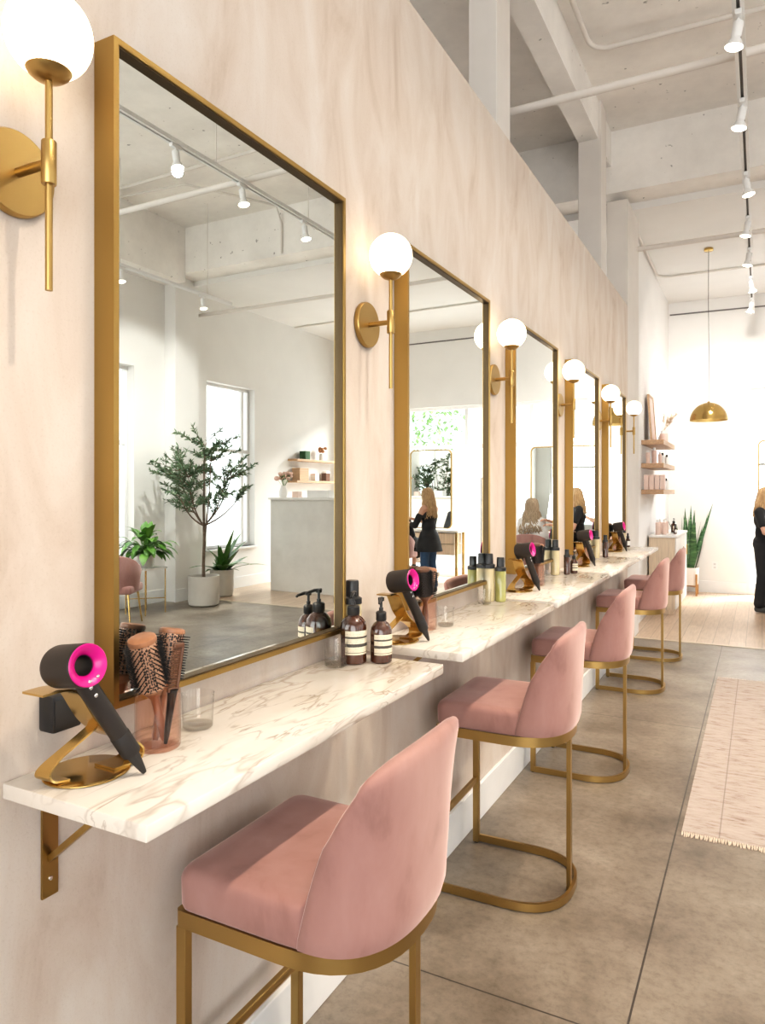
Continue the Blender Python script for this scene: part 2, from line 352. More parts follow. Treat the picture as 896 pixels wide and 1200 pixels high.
# ------------------------------------------------------------------ mesh builder
class MB:
    def __init__(s): s.bm = bmesh.new()
    def _merge(s, b):
        me = bpy.data.meshes.new('t'); b.to_mesh(me); b.free(); s.bm.from_mesh(me); bpy.data.meshes.remove(me)
    def box(s, x0, x1, y0, y1, z0, z1, bev=0, seg=2, M=None):
        b = bmesh.new(); bmesh.ops.create_cube(b, size=1)
        for v in b.verts:
            v.co = Vector(((x0 + x1) / 2 + v.co.x * (x1 - x0), (y0 + y1) / 2 + v.co.y * (y1 - y0), (z0 + z1) / 2 + v.co.z * (z1 - z0)))
        if bev: bmesh.ops.bevel(b, geom=b.edges[:], offset=bev, segments=seg, affect='EDGES', profile=.5)
        if M is not None: b.transform(M)
        s._merge(b); return s
    def bar(s, p0, p1, w, h, up=(0, 0, 1), bev=0):
        p0, p1 = Vector(p0), Vector(p1); d = p1 - p0; ln = d.length; z = d.normalized(); u = Vector(up)
        x = u.cross(z)
        if x.length < 1e-5: x = Vector((1, 0, 0)).cross(z)
        x.normalize(); y = z.cross(x)
        M = Matrix(((x.x, y.x, z.x, p0.x), (x.y, y.y, z.y, p0.y), (x.z, y.z, z.z, p0.z), (0, 0, 0, 1)))
        return s.box(-w / 2, w / 2, -h / 2, h / 2, 0, ln, bev, 1, M)
    def tube(s, pts, rad, seg=12, caps=True):
        pts = [Vector(p) for p in pts]; n = len(pts)
        rr = rad if isinstance(rad, (list, tuple)) else [rad] * n
        rings = []; prev = None
        for i, p in enumerate(pts):
            t = (pts[min(i + 1, n - 1)] - pts[max(i - 1, 0)]).normalized()
            if prev is None:
                a = Vector((0, 0, 1)) if abs(t.z) < .9 else Vector((1, 0, 0))
                x = a.cross(t).normalized()
            else:
                x = (prev - t * prev.dot(t)).normalized()
            prev = x; y = t.cross(x)
            rings.append([s.bm.verts.new(p + (x * math.cos(2 * PI * k / seg) + y * math.sin(2 * PI * k / seg)) * rr[i]) for k in range(seg)])
        for a, b in zip(rings, rings[1:]):
            for k in range(seg): s.bm.faces.new((a[k], a[(k + 1) % seg], b[(k + 1) % seg], b[k]))
        if caps:
            s.bm.faces.new(rings[0][::-1]); s.bm.faces.new(rings[-1])
        return s
    def lathe(s, prof, c=(0, 0, 0), seg=28, M=None, flute=0, fn=0):
        b = bmesh.new(); c = Vector(c); rings = []
        for r, z in prof:
            if r < 1e-6: rings.append([b.verts.new((c.x, c.y, c.z + z))])
            else:
                rings.append([b.verts.new((c.x + (r + (flute * (k % 2))) * math.cos(2 * PI * k / seg), c.y + (r + flute * (k % 2)) * math.sin(2 * PI * k / seg), c.z + z)) for k in range(seg)])
        for a, d in zip(rings, rings[1:]):
            for k in range(seg):
                k2 = (k + 1) % seg
                if len(a) == 1 and len(d) == 1: continue
                if len(a) == 1: b.faces.new((a[0], d[k2], d[k]))
                elif len(d) == 1: b.faces.new((a[k], a[k2], d[0]))
                else: b.faces.new((a[k], a[k2], d[k2], d[k]))
        bmesh.ops.recalc_face_normals(b, faces=b.faces)
        if M is not None: b.transform(M)
        s._merge(b); return s
    def cyl(s, p0, p1, r0, r1=None, seg=20):
        return s.tube([p0, p1], [r0, r0 if r1 is None else r1], seg)
    def sphere(s, c, r, sc=(1, 1, 1), u=24, v=16, M=None):
        b = bmesh.new(); bmesh.ops.create_uvsphere(b, u_segments=u, v_segments=v, radius=r)
        for w in b.verts: w.co = Vector((w.co.x * sc[0], w.co.y * sc[1], w.co.z * sc[2]))
        if M is not None: b.transform(M)
        b.transform(Matrix.Translation(Vector(c))); s._merge(b); return s
    def strip(s, path, wdir, w, th, normal_from=None):
        """flat bar of width w (along wdir) and thickness th swept along path; w may be a list"""
        path = [Vector(p) for p in path]; n = len(path); wd = Vector(wdir).normalized(); rings = []
        for i, p in enumerate(path):
            t = (path[min(i + 1, n - 1)] - path[max(i - 1, 0)]).normalized()
            nn = wd.cross(t).normalized(); ww = (w[i] if isinstance(w, (list, tuple)) else w) / 2
            rings.append([s.bm.verts.new(p + wd * a * ww + nn * b_ * th / 2) for a, b_ in ((-1, -1), (1, -1), (1, 1), (-1, 1))])
        for a, b in zip(rings, rings[1:]):
            for k in range(4): s.bm.faces.new((a[k], a[(k + 1) % 4], b[(k + 1) % 4], b[k]))
        s.bm.faces.new(rings[0][::-1]); s.bm.faces.new(rings[-1]); return s
    def prism(s, poly, z0, z1):
        lo = [s.bm.verts.new((x, y, z0)) for x, y in poly]; hi = [s.bm.verts.new((x, y, z1)) for x, y in poly]; n = len(poly)
        for k in range(n): s.bm.faces.new((lo[k], lo[(k + 1) % n], hi[(k + 1) % n], hi[k]))
        s.bm.faces.new(lo[::-1]); s.bm.faces.new(hi); return s
    def leaf(s, base, d, length, width, droop=.3, up=(0, 0, 1), n=5, fold=.0, tip=1.0):
        base = Vector(base); d = Vector(d).normalized(); side = d.cross(Vector(up))
        if side.length < 1e-3: side = Vector((1, 0, 0))
        side.normalize(); rows = []
        p = base.copy(); cur = d.copy(); step = length / n
        for i in range(n + 1):
            t = i / n; w = width * math.sin(PI * min(1, (t * .93 + .07)) ** tip) * .5
            if i == n: w = width * .02
            nn = side.cross(cur).normalized()
            rows.append((s.bm.verts.new(p - side * w + nn * fold * w), s.bm.verts.new(p), s.bm.verts.new(p + side * w + nn * fold * w)))
            cur = (cur + Vector((0, 0, -droop / n))).normalized(); p = p + cur * step
        for a, b in zip(rows, rows[1:]):
            s.bm.faces.new((a[0], a[1], b[1], b[0])); s.bm.faces.new((a[1], a[2], b[2], b[1]))
        return s
    def build(s, name, mat, parent=None, smooth=True, angle=38, loc=None, recalc=True):
        if recalc: bmesh.ops.recalc_face_normals(s.bm, faces=s.bm.faces)
        me = bpy.data.meshes.new(name); s.bm.to_mesh(me); s.bm.free()
        if smooth:
            me.polygons.foreach_set('use_smooth', [True] * len(me.polygons))
            me.set_sharp_from_angle(angle=R(angle))
        me.materials.append(mat)
        o = bpy.data.objects.new(name, me); COL.objects.link(o)
        if parent is not None: o.parent = parent
        if loc is not None: o.location = loc
        return o

def tag(o, label, cat, group=None):
    o['label'] = label; o['category'] = cat
    if group: o['group'] = group
    return o
def thing(name, label, cat, loc=(0, 0, 0), rot=(0, 0, 0), group=None):
    o = bpy.data.objects.new(name, None); COL.objects.link(o); o.empty_display_size = .05
    o.location = loc; o.rotation_euler = rot
    return tag(o, label, cat, group)
def struct(o): o['kind'] = 'structure'; return o
def kids(o): return [c for c in bpy.data.objects if c.parent == o]
def dup(root, loc, rot=None, label=None, group=None, scale=None):
    r = root.copy(); COL.objects.link(r); r.location = loc
    if rot is not None: r.rotation_euler = rot
    if scale is not None: r.scale = (scale,) * 3
    if label: r['label'] = label
    if group: r['group'] = group
    for ch in kids(root):
        c = ch.copy(); COL.objects.link(c); c.parent = r
        for g in kids(ch):
            d = g.copy(); COL.objects.link(d); d.parent = c
    return r

# ------------------------------------------------------------------ setting
YB, YE, XR, ZC = -3.6, 12.88, 6.75, 5.55        # back wall, far wall, right wall, ceiling
struct(MB().box(-2.6, XR, YB, 8.5, -.05, 0).build('floor', CONC, smooth=False))
struct(MB().box(-2.6, XR, 8.5, YE + .2, -.05, 0).build('floor', WOODFL, smooth=False))
struct(MB().box(-.13, XR, 8.47, 8.53, 0, .006, .002).build('trim_1', simple('threshold strip', (.62, .52, .40), .4), smooth=False))
struct(MB().box(-2.6, XR, YB, 8.5, ZC, ZC + .1).build('ceiling', CEIL, smooth=False))
struct(MB().box(-2.6, XR, 8.42, YE + .2, 4.8, 5.6).build('ceiling', WHITE, smooth=False))
struct(MB().box(-2.7, -2.6, YB, YE + .2, 0, ZC).build('wall_outer', CEIL, smooth=False))
struct(MB().box(-.13, 0, YB, 8.04, 0, 3.645).build('wall_left', PLASTER, smooth=False))
struct(MB().box(0, .018, YB, 8.04, 0, .18, .004).build('baseboard_left', TRIMW, smooth=False))
struct(MB().box(-.25, -.1, 8.8, YE, 0, 4.8).build('wall_left', WHITE, smooth=False))
struct(MB().box(-.1, -.082, 8.83, YE, 0, .19, .004).build('baseboard_left', TRIMW, smooth=False))

def wall_with_openings(name, axis, pos, th, a0, a1, z1, ops, mat):
    """axis 'x': wall plane x=pos, runs along y; axis 'y': plane y=pos, runs along x"""
    m = MB()
    def bx(u0, u1, z0, zz):
        if u1 - u0 < 1e-4 or zz - z0 < 1e-4: return
        if axis == 'x': m.box(pos, pos + th, u0, u1, z0, zz)
        else: m.box(u0, u1, pos, pos + th, z0, zz)
    cur = a0
    for (u0, u1, z0, zz) in sorted(ops):
        bx(cur, u0, 0, z1); bx(u0, u1, 0, z0); bx(u0, u1, zz, z1); cur = u1
    bx(cur, a1, 0, z1)
    return struct(m.build(name, mat, smooth=False))

RW = [(-2.6, -.6, .7, 3.45), (.2, 2.2, .7, 3.45), (3.2, 5.2, .7, 3.45), (6.18, 7.43, .7, 3.45), (8.95, 10.2, .7, 3.45)]
wall_with_openings('wall_right', 'x', XR, .25, YB, YE + .2, ZC, RW, WHITE)
STORE = (1.12, 6.3, .12, 3.30)
SMALLW = None
wall_with_openings('wall_far', 'y', YE, .2, -.25, XR, 5.0, [STORE], WHITE)
BACKW = (.6, 6.2, .3, 4.4)
wall_with_openings('wall_back', 'y', YB - .2, .2, -2.6, XR, ZC, [BACKW], WHITE)
struct(MB().box(-.1, 1.06, YE - .018, YE, 0, .19, .004).build('baseboard_far', TRIMW, smooth=False))
struct(MB().box(XR - .018, XR, YB, 8.0, 0, .19, .004).build('baseboard_right', TRIMW, smooth=False))
struct(MB().box(XR - .018, XR, 8.55, YE, 0, .19, .004).build('baseboard_right', TRIMW, smooth=False))

wn = [0]
def window(axis, pos, u0, u1, z0, z1, mull=(), trans=(), fw=.05, dep=.06, sill=True):
    wn[0] += 1
    f = MB()
    def bx(mb, a0, a1, b0, b1, d0, d1):
        if axis == 'x': mb.box(pos + d0, pos + d1, a0, a1, b0, b1, .003, 1)
        else: mb.box(a0, a1, pos + d0, pos + d1, b0, b1, .003, 1)
    bx(f, u0, u0 + fw, z0, z1, 0, dep); bx(f, u1 - fw, u1, z0, z1, 0, dep); bx(f, u0 + fw, u1 - fw, z0, z0 + fw, 0, dep); bx(f, u0 + fw, u1 - fw, z1 - fw, z1, 0, dep)
    for q in mull: bx(f, q - fw * .6, q + fw * .6, z0 + fw, z1 - fw, 0, dep)
    for q in trans: bx(f, u0 + fw, u1 - fw, q - fw * .6, q + fw * .6, .001, dep - .001)
    fr = struct(f.build('window_%d' % wn[0], TRIMW, smooth=False))
    g = MB(); bx(g, u0 + fw * .5, u1 - fw * .5, z0 + fw * .5, z1 - fw * .5, dep * .45, dep * .55)
    g.build('pane', WINGL, fr, smooth=False)
    if sill:
        s = MB()
        if axis == 'x': s.box(pos - .16, pos - .12 + .12, u0 - .04, u1 + .04, z0 - .03, z0, .004)
        s.build('sill', TRIMW, fr, smooth=False)
    return fr
for k, (u0, u1, z0, z1) in enumerate(RW):
    window('x', XR + .13, u0, u1, z0, z1, trans=(2.35,), mull=((u0 + u1) / 2,) if u1 - u0 > 1.5 else (u1 - .18,), sill=False)
    struct(MB().box(XR - .05, XR + .13, u0 - .03, u1 + .03, z0 - .035, z0, .004).build('trim_2', TRIMW, smooth=False))
window('y', YE + .07, *STORE, mull=(2.55, 3.82, 5.05), trans=(2.52,), sill=False, fw=.06)
window('y', YB - .12, *BACKW, mull=(2.4, 4.3), trans=(2.6,), sill=False, fw=.07)

# concrete frame of the building
struct(MB().box(-2.6, XR, 8.04, 8.42, 4.88, ZC).build('trim_3', BEAMM, smooth=False))
bm_ = MB(); bm_.box(-.365, -.17, YB, 8.04, 5.17, ZC); struct(bm_.build('trim_4', BEAMM, smooth=False))
struct(MB().box(-.32, -.14, 4.14, 4.40, 0, 5.19, .004).build('trim_5', POSTM, smooth=False))
struct(MB().box(-.365, -.14, 7.33, 7.60, 0, ZC, .004).build('trim_6', POSTM, smooth=False))
struct(MB().box(-.22, .0, 8.05, 8.83, 0, 4.8, .004).build('trim_7', POSTM, smooth=False))
struct(MB().box(XR - .22, XR, 8.02, 8.52, 0, 4.9, .004).build('trim_8', WHITE, smooth=False))
struct(MB().box(XR - .24, XR - .22, 8.0, 8.54, 0, .19, .004).build('trim_9', TRIMW, smooth=False))
struct(MB().box(XR - .4, XR, YB, 8.04, 4.75, ZC).build('trim_10', BEAMM, smooth=False))

def pipe(name, pts, r, label, mat=POSTM):
    return tag(MB().tube(pts, r, 10).build(name, mat), label, 'pipe', 'painted ceiling pipes')
pipe('conduit_pipe', [(-2.58, 4.95, 4.36), (XR - .42, 4.95, 4.34)], .028, 'off white pipe crossing the room in front of the concrete cross beam')
pipe('conduit_pipe', [(-.1, 8.75, 4.46), (XR - .02, 8.75, 4.45)], .028, 'off white pipe crossing the room beyond the concrete cross beam')
arc = [(.12 - .16 * math.cos(a), 6.2 + .2 * math.sin(a), 5.49) for a in [PI / 2 * k / 8 for k in range(9)]]
pipe('conduit_pipe', [(-.04, YB + .05, 5.49), (-.04, 5.0, 5.49)] + arc + [(1.3, 6.45, 5.49), (XR - .42, 6.5, 5.49)], .022, 'thin conduit bending along the ceiling beside the lengthwise beam')
arc2 = [(.10 - .16 * math.cos(a), 11.0 - .0 + .2 * math.sin(a), 4.78) for a in [PI / 2 * k / 8 for k in range(9)]]
pipe('conduit_pipe', [(-.06, 8.9, 4.78)] + arc2 + [(3, 11.25, 4.78), (6.7, 11.35, 4.78)], .015, 'thin white conduit curving over the pale ceiling near the dome pendant')
tag(MB().tube([(-.08, YE - .015, 4.60), (2, YE - .015, 4.58), (6.7, YE - .015, 4.56)], .012, 8).build('ceiling_cable', simple('grey cable', (.16, .15, .15), .6)), 'dark cable running high along the far white wall', 'cable')
o = pipe('conduit_pipe', [(6.3, 6.7, 5.5), (5.2, 6.8, 5.5), (4.6, 7.9, 5.51), (4.6, 8.02, 5.3), (4.6, 8.02, 4.9)], .014, 'thin conduit running down the inner face of the cross beam')

# ------------------------------------------------------------------ mirrors, sconces, shelves
STY = [1.073, 2.495, 3.87, 5.25, 6.62]
def make_mirror():
    t = thing('wall_mirror', '', 'mirror', group='brass framed wall mirrors')
    W, Z0, Z1, d, f = .955, 1.19, 2.612, .06, .014
    m = MB()
    outer = [(0, Z0), (W, Z0), (W, Z1), (0, Z1)]; inner = [(f, Z0 + f), (W - f, Z0 + f), (W - f, Z1 - f), (f, Z1 - f)]
    prof = []
    vo0 = [m.bm.verts.new((0.001, y, z)) for y, z in outer]; vo1 = [m.bm.verts.new((d, y, z)) for y, z in outer]
    vi1 = [m.bm.verts.new((d, y, z)) for y, z in inner]; vi0 = [m.bm.verts.new((.036, y, z)) for y, z in inner]
    for A, B in ((vo0, vo1), (vo1, vi1), (vi1, vi0)):
        for k in range(4): m.bm.faces.new((A[k], A[(k + 1) % 4], B[(k + 1) % 4], B[k]))
    bmesh.ops.bevel(m.bm, geom=[e for e in m.bm.edges if len(e.link_faces) == 2 and e.calc_face_angle(0) > .5], offset=.0012, segments=2, affect='EDGES')
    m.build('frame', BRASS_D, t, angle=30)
    li = MB(); e = f + .0035
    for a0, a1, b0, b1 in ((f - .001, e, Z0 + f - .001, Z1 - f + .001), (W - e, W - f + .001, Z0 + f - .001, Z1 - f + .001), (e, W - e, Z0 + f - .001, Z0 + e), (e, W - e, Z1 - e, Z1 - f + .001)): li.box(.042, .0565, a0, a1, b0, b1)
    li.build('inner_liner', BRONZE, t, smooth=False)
    g = MB(); g.box(.038, .042, f - .001, W - f + .001, Z0 + f - .001, Z1 - f + .001); g.build('mirror_glass', MIRROR, t, smooth=False)
    b = MB(); b.box(.0015, .037, f, W - f, Z0 + f, Z1 - f); b.build('backing_board', BLACKM, t, smooth=False)
    return t
ML = ['tall brass framed mirror nearest the camera, reflecting the olive tree',
      'second brass framed mirror from the camera, reflecting a woman in black',
      'third brass framed mirror from the camera, reflecting a long haired client',
      'fourth brass framed mirror from the camera, second last in the row',
      'last brass framed mirror, at the far end of the plaster wall']
mir0 = make_mirror()
for k, y in enumerate(STY):
    o = mir0 if k == 0 else dup(mir0, (0, 0, 0))
    o.location = (0, y, 0); o['label'] = ML[k]

def make_sconce():
    t = thing('wall_sconce', '', 'wall lamp', group='globe wall sconces')
    My = Matrix.Rotation(R(90), 4, 'Y')
    MB().lathe([(0, 0.0005), (.079, 0.0005), (.081, .003), (.081, .015), (.078, .019), (.02, .0195), (0, .0195)], seg=48, M=My).build('backplate', BRASS, t)
    MB().cyl((.019, 0, 0), (.097, 0, 0), .009).build('arm', BRASS, t)
    MB().lathe([(0, -.04), (.0125, -.04), (.0135, -.038), (.0135, .038), (.0125, .04), (0, .04)], (.105, 0, 0), 24).build('collar', BRASS, t)
    MB().cyl((.105, 0, -.235), (.105, 0, .165), .0068, seg=14).build('rod', BRASS, t)
    MB().lathe([(0, .148), (.012, .150), (.026, .155), (.036, .163), (.0405, .170), (.039, .171), (0, .168)], (.105, 0, 0), 32).build('cup', BRASS, t)
    MB().sphere((.105, 0, .235), .077, u=36, v=24).build('globe', GLOBE, t)
    return t
SL = ['brass sconce with a glowing globe, cut by the top left of the picture', 'brass globe sconce between the first and second mirrors', 'brass globe sconce between the second and third mirrors',
      'brass globe sconce between the third and fourth mirrors', 'brass globe sconce between the fourth and last mirrors', 'brass globe sconce beyond the last mirror, at the wall end']
sc0 = make_sconce()
for k, (y, z) in enumerate([(.883, 2.255), (2.263, 2.25), (3.656, 2.245), (5.07, 2.26), (6.47, 2.27), (7.77, 2.275)]):
    o = sc0 if k == 0 else dup(sc0, (0, 0, 0))
    o.location = (0, y, z); o['label'] = SL[k]

SHELF = [(.862, 2.11), (2.275, 3.49), (3.56, 4.94), (5.01, 6.27), (6.34, 7.52)]
HL = ['veined marble vanity shelf nearest the camera', 'second marble vanity shelf from the camera', 'third marble vanity shelf from the camera', 'fourth marble vanity shelf from the camera', 'last marble vanity shelf at the far end of the wall']
def make_bracket():
    t = thing('shelf_bracket', '', 'bracket', group='brass shelf brackets')
    m = MB(); m.box(.0005, .006, -.018, .018, .84 - 1.071, 0, 0)
    m.build('wall_plate', BRASS_D, t, smooth=False)
    MB().box(.006, .30, -.016, .016, -.006, 0).build('top_arm', BRASS_D, t, smooth=False)
    MB().bar((.006, 0, -.155), (.19, 0, -.006), .012, .012).build('brace', BRASS_D, t, smooth=False)
    MB().lathe([(0, 0.006), (.005, .006), (.004, .0085), (0, .009)], (0, 0, 0), 14, M=Matrix.Translation((0, 0, -.195)) @ Matrix.Rotation(R(90), 4, 'Y')).build('screw', SILVER, t)
    return t
br0 = make_bracket(); first = True
for k, (a, b) in enumerate(SHELF):
    s = MB(); s.box(0, .371, 0, b - a, 0, .03, .003)
    o = s.build('vanity_shelf', MARBLE, smooth=True, angle=30, loc=(.001, a, 1.071)); tag(o, HL[k], 'shelf', 'marble vanity shelves')
    for y, w in ((a + .10, 'near'), (b - .10, 'far')):
        q = br0 if first else dup(br0, (0, 0, 0)); first = False
        q.location = (0, y, 1.071)
        q['label'] = 'brass bracket under the %s end of the %s marble shelf' % (w, ['nearest', 'second', 'third', 'fourth', 'last'][k])

# ------------------------------------------------------------------ counter stools
SW = .243
def dpath(off=0., n=20, front=-.255, rear=.262, cx=.03, corner=.03):
    w = SW + off; a = rear + off - cx; p = []
    f = front - off
    for k in range(5):
        t = PI / 2 * k / 4; p.append((f + corner * (1 - math.sin(t)) , -w + corner * (1 - math.cos(t))))
    p = [(f + corner * (1 - math.sin(PI / 2 * k / 4)), -(w) + corner * (1 - math.cos(PI / 2 * k / 4))) for k in range(5)]
    p = [(f, -w + corner)] + [(f + corner * (1 - math.cos(PI / 2 * k / 4)), -w + corner * (1 - math.sin(PI / 2 * k / 4))) for k in range(1, 5)]
    for k in range(n + 1):
        t = -PI / 2 + PI * k / n; c_, s_ = math.cos(t), math.sin(t)
        p.append((cx + a * abs(c_) ** .82, w * math.copysign(abs(s_) ** .82, s_)))
    p += [(f + corner * (1 - math.cos(PI / 2 * k / 4)), w - corner * (1 - math.sin(PI / 2 * k / 4))) for k in range(4, 0, -1)] + [(f, w - corner)]
    return p
def ring_bar(mb, po, pi, z0, z1, closed=True):
    n = len(po)
    V = [[mb.bm.verts.new((x, y, z)) for (x, y) in P] for P, z in ((po, z0), (po, z1), (pi, z1), (pi, z0))]
    rng = range(n if closed else n - 1)
    for k in rng:
        k2 = (k + 1) % n
        for A, B in ((0, 1), (1, 2), (2, 3), (3, 0)):
            mb.bm.faces.new((V[A][k], V[A][k2], V[B][k2], V[B][k]))
    if not closed:
        mb.bm.faces.new([V[q][0] for q in range(4)]); mb.bm.faces.new([V[q][-1] for q in range(4)][::-1])
def make_stool():
    t = thing('counter_stool', '', 'stool', group='pink velvet counter stools')
    # seat cushion
    m = MB(); levels = [(.686, -.010), (.690, -.003), (.698, 0), (.760, .001), (.772, -.003), (.779, -.009), (.784, -.02), (.786, -.05), (.788, -.11)]
    rings = [[m.bm.verts.new((x, y, z)) for x, y in dpath(off, corner=.035)] for z, off in levels]
    n = len(rings[0])
    for A, B in zip(rings, rings[1:]):
        for k in range(n): m.bm.faces.new((A[k], A[(k + 1) % n], B[(k + 1) % n], B[k]))
    m.bm.faces.new(rings[0][::-1]); m.bm.faces.new(rings[-1])
    m.build('seat', VELVET, t, angle=60)
    # wrap-around backrest
    m = MB(); NP, NH = 44, 14; cols = []
    def plan(phi, h, inner=False):
        rear = .276 + .016 * h; hw = SW + .008 - .004 * h; lf = .083 + .088 * h + .048 * h ** 3.5 + .010 * h ** 14
        if inner: rear = max(rear - .050, lf + .006); hw -= .040
        c_, s_ = max(0., math.cos(phi)), math.sin(phi)
        return Vector((lf + (rear - lf) * c_ ** .80, hw * math.copysign(abs(s_) ** .80, s_)))
    def ztop(phi): return 1.092 - .006 * (1 - math.cos(phi)) - .018 * abs(math.sin(phi)) ** 5
    for i in range(NP + 1):
        u = -1 + 2 * i / NP; phi = u * PI / 2 * .999
        edge = abs(u); th = .046 * (1 - .25 * edge ** 6)
        zt = ztop(phi) + .006 - .016 * edge ** 16; loop = []
        def P(h, off):
            return plan(phi, h).lerp(plan(phi, h, True), off / th)
        for j in range(NH + 1):
            h = j / NH; q = P(h, 0 if j else .006); loop.append((q.x, q.y, .692 + h * (zt - th / 2 - .692)))
        for j in range(1, 6):
            a = PI * j / 6; q = P(1, th / 2 * (1 - math.cos(a))); loop.append((q.x, q.y, zt - th / 2 + th / 2 * math.sin(a)))
        for j in range(NH, -1, -1):
            h = j / NH; q = P(h, th); loop.append((q.x, q.y, .70 + h * (zt - th / 2 - .70)))
        cols.append(loop)
    # rounded end columns
    def endcol(loop):
        nl = len(loop); out = []
        for j in range(nl):
            a = Vector(loop[j]); b = Vector(loop[nl - 1 - j]); mid = (a + b) / 2
            q = mid + (a - mid) * .6; q.x -= .006; out.append(tuple(q))
        return out
    cols = [endcol(cols[0])] + cols + [endcol(cols[-1])]
    vs = [[m.bm.verts.new(p) for p in c] for c in cols]; nl = len(vs[0])
    for A, B in zip(vs, vs[1:]):
        for k in range(nl): m.bm.faces.new((A[k], A[(k + 1) % nl], B[(k + 1) % nl], B[k]))
    for E_, rev in ((vs[0], False), (vs[-1], True)):
        for k in range(nl // 2):
            a, b, c, d = E_[k], E_[k + 1], E_[nl - 2 - k], E_[nl - 1 - k]
            if len({a, b, c, d}) == 4: m.bm.faces.new((a, b, c, d) if rev else (d, c, b, a))
    for _ in range(5): bmesh.ops.smooth_vert(m.bm, verts=[v for v in m.bm.verts if v.co.z > .93], factor=.5, use_axis_x=True, use_axis_y=True, use_axis_z=True)
    m.build('backrest', VELVET, t, angle=75)
    # brass frame
    m = MB(); ring_bar(m, dpath(.0, corner=.012), dpath(-.012, corner=.006), .648, .687); m.build('seat_frame', BRASS, t, angle=30)
    full = dpath(.0, corner=.012); full_i = dpath(-.013, corner=.006)
    m = MB(); ring_bar(m, full[4:-4], full_i[4:-4], .004, .036, closed=False); m.build('base_rail', BRASS, t, angle=30)
    for y in (-1, 1):
        yy = y * (SW - .0145)
        m = MB(); m.box(-.256, -.228, yy - .0125, yy + .0125, .004, .648, .002, 1); l = m.build('leg', BRASS, t, smooth=False)
        MB().cyl((-.242, yy, 0), (-.242, yy, .0045), .011, seg=12).build('foot_pad', BLACKM, l)
    MB().box(.231, .249, -.014, .014, .004, .648, .002, 1).build('leg', BRASS, t, smooth=False)
    MB().box(-.252, -.234, -SW + .027, SW - .027, .285, .31, .002, 1).build('footrest', BRASS, t, smooth=False)
    return t
st0 = make_stool()
STL = ['pink velvet counter stool nearest the camera, under the first marble shelf', 'second pink velvet counter stool from the camera, full brass base visible',
       'third pink velvet counter stool from the camera', 'fourth pink velvet counter stool, second from the far end', 'farthest pink velvet counter stool, at the end of the plaster wall']
for k, (x, y, rz) in enumerate([(.325, 1.485, 0), (.325, 2.975, 1), (.32, 4.385, 0), (.30, 6.37, 0), (.32, 7.63, 0)]):
    o = st0 if k == 0 else dup(st0, (0, 0, 0))
    o.location = (x, y, 0); o.rotation_euler = (0, 0, R(rz)); o['label'] = STL[k]

# ------------------------------------------------------------------ dryer and its stand (origin on the shelf top under the base plate)
def smooth_path(pts, n=6):
    pts = [Vector(p) for p in pts]; out = []
    for i in range(len(pts) - 1):
        p0 = pts[max(i - 1, 0)]; p1 = pts[i]; p2 = pts[i + 1]; p3 = pts[min(i + 2, len(pts) - 1)]
        for k in range(n):
            t = k / n
            out.append(.5 * ((2 * p1) + (-p0 + p2) * t + (2 * p0 - 5 * p1 + 4 * p2 - p3) * t * t + (-p0 + 3 * p1 - 3 * p2 + p3) * t ** 3))
    out.append(pts[-1]); return out
def make_stand():
    t = thing('dryer_stand', '', 'stand', group='gold hair dryer stands')
    M = Matrix.Scale(1.05, 4, (0, 1, 0))
    MB().lathe([(0, 0), (.076, 0), (.0785, .002), (.0785, .004), (.076, .006), (0, .006)], seg=56, M=M).build('base_plate', BRASS_G, t)
    strap = smooth_path([(.025, .02, .0085), (.03, .065, .0085), (.034, .084, .017), (.034, .082, .036), (.030, .056, .056), (.024, .022, .074), (.016, -.012, .108), (.010, -.044, .164), (.008, -.060, .179), (.008, -.085, .184), (.008, -.125, .184)], 6)
    MB().strip(strap, (1, 0, 0), .056, .004).build('strap', BRASS_G, t, angle=50)
    strut = smooth_path([(-.01, -.055, .0085), (-.012, -.082, .012), (-.014, -.086, .026), (-.012, -.064, .044), (-.002, -.030, .066), (.010, .002, .0885)], 6)
    n = len(strut)
    MB().strip(strut, (1, 0, 0), [.06 - .035 * min(1, k / n * 1.6) for k in range(n)], .004).build('strut', BRASS_G, t, angle=50)
    return t
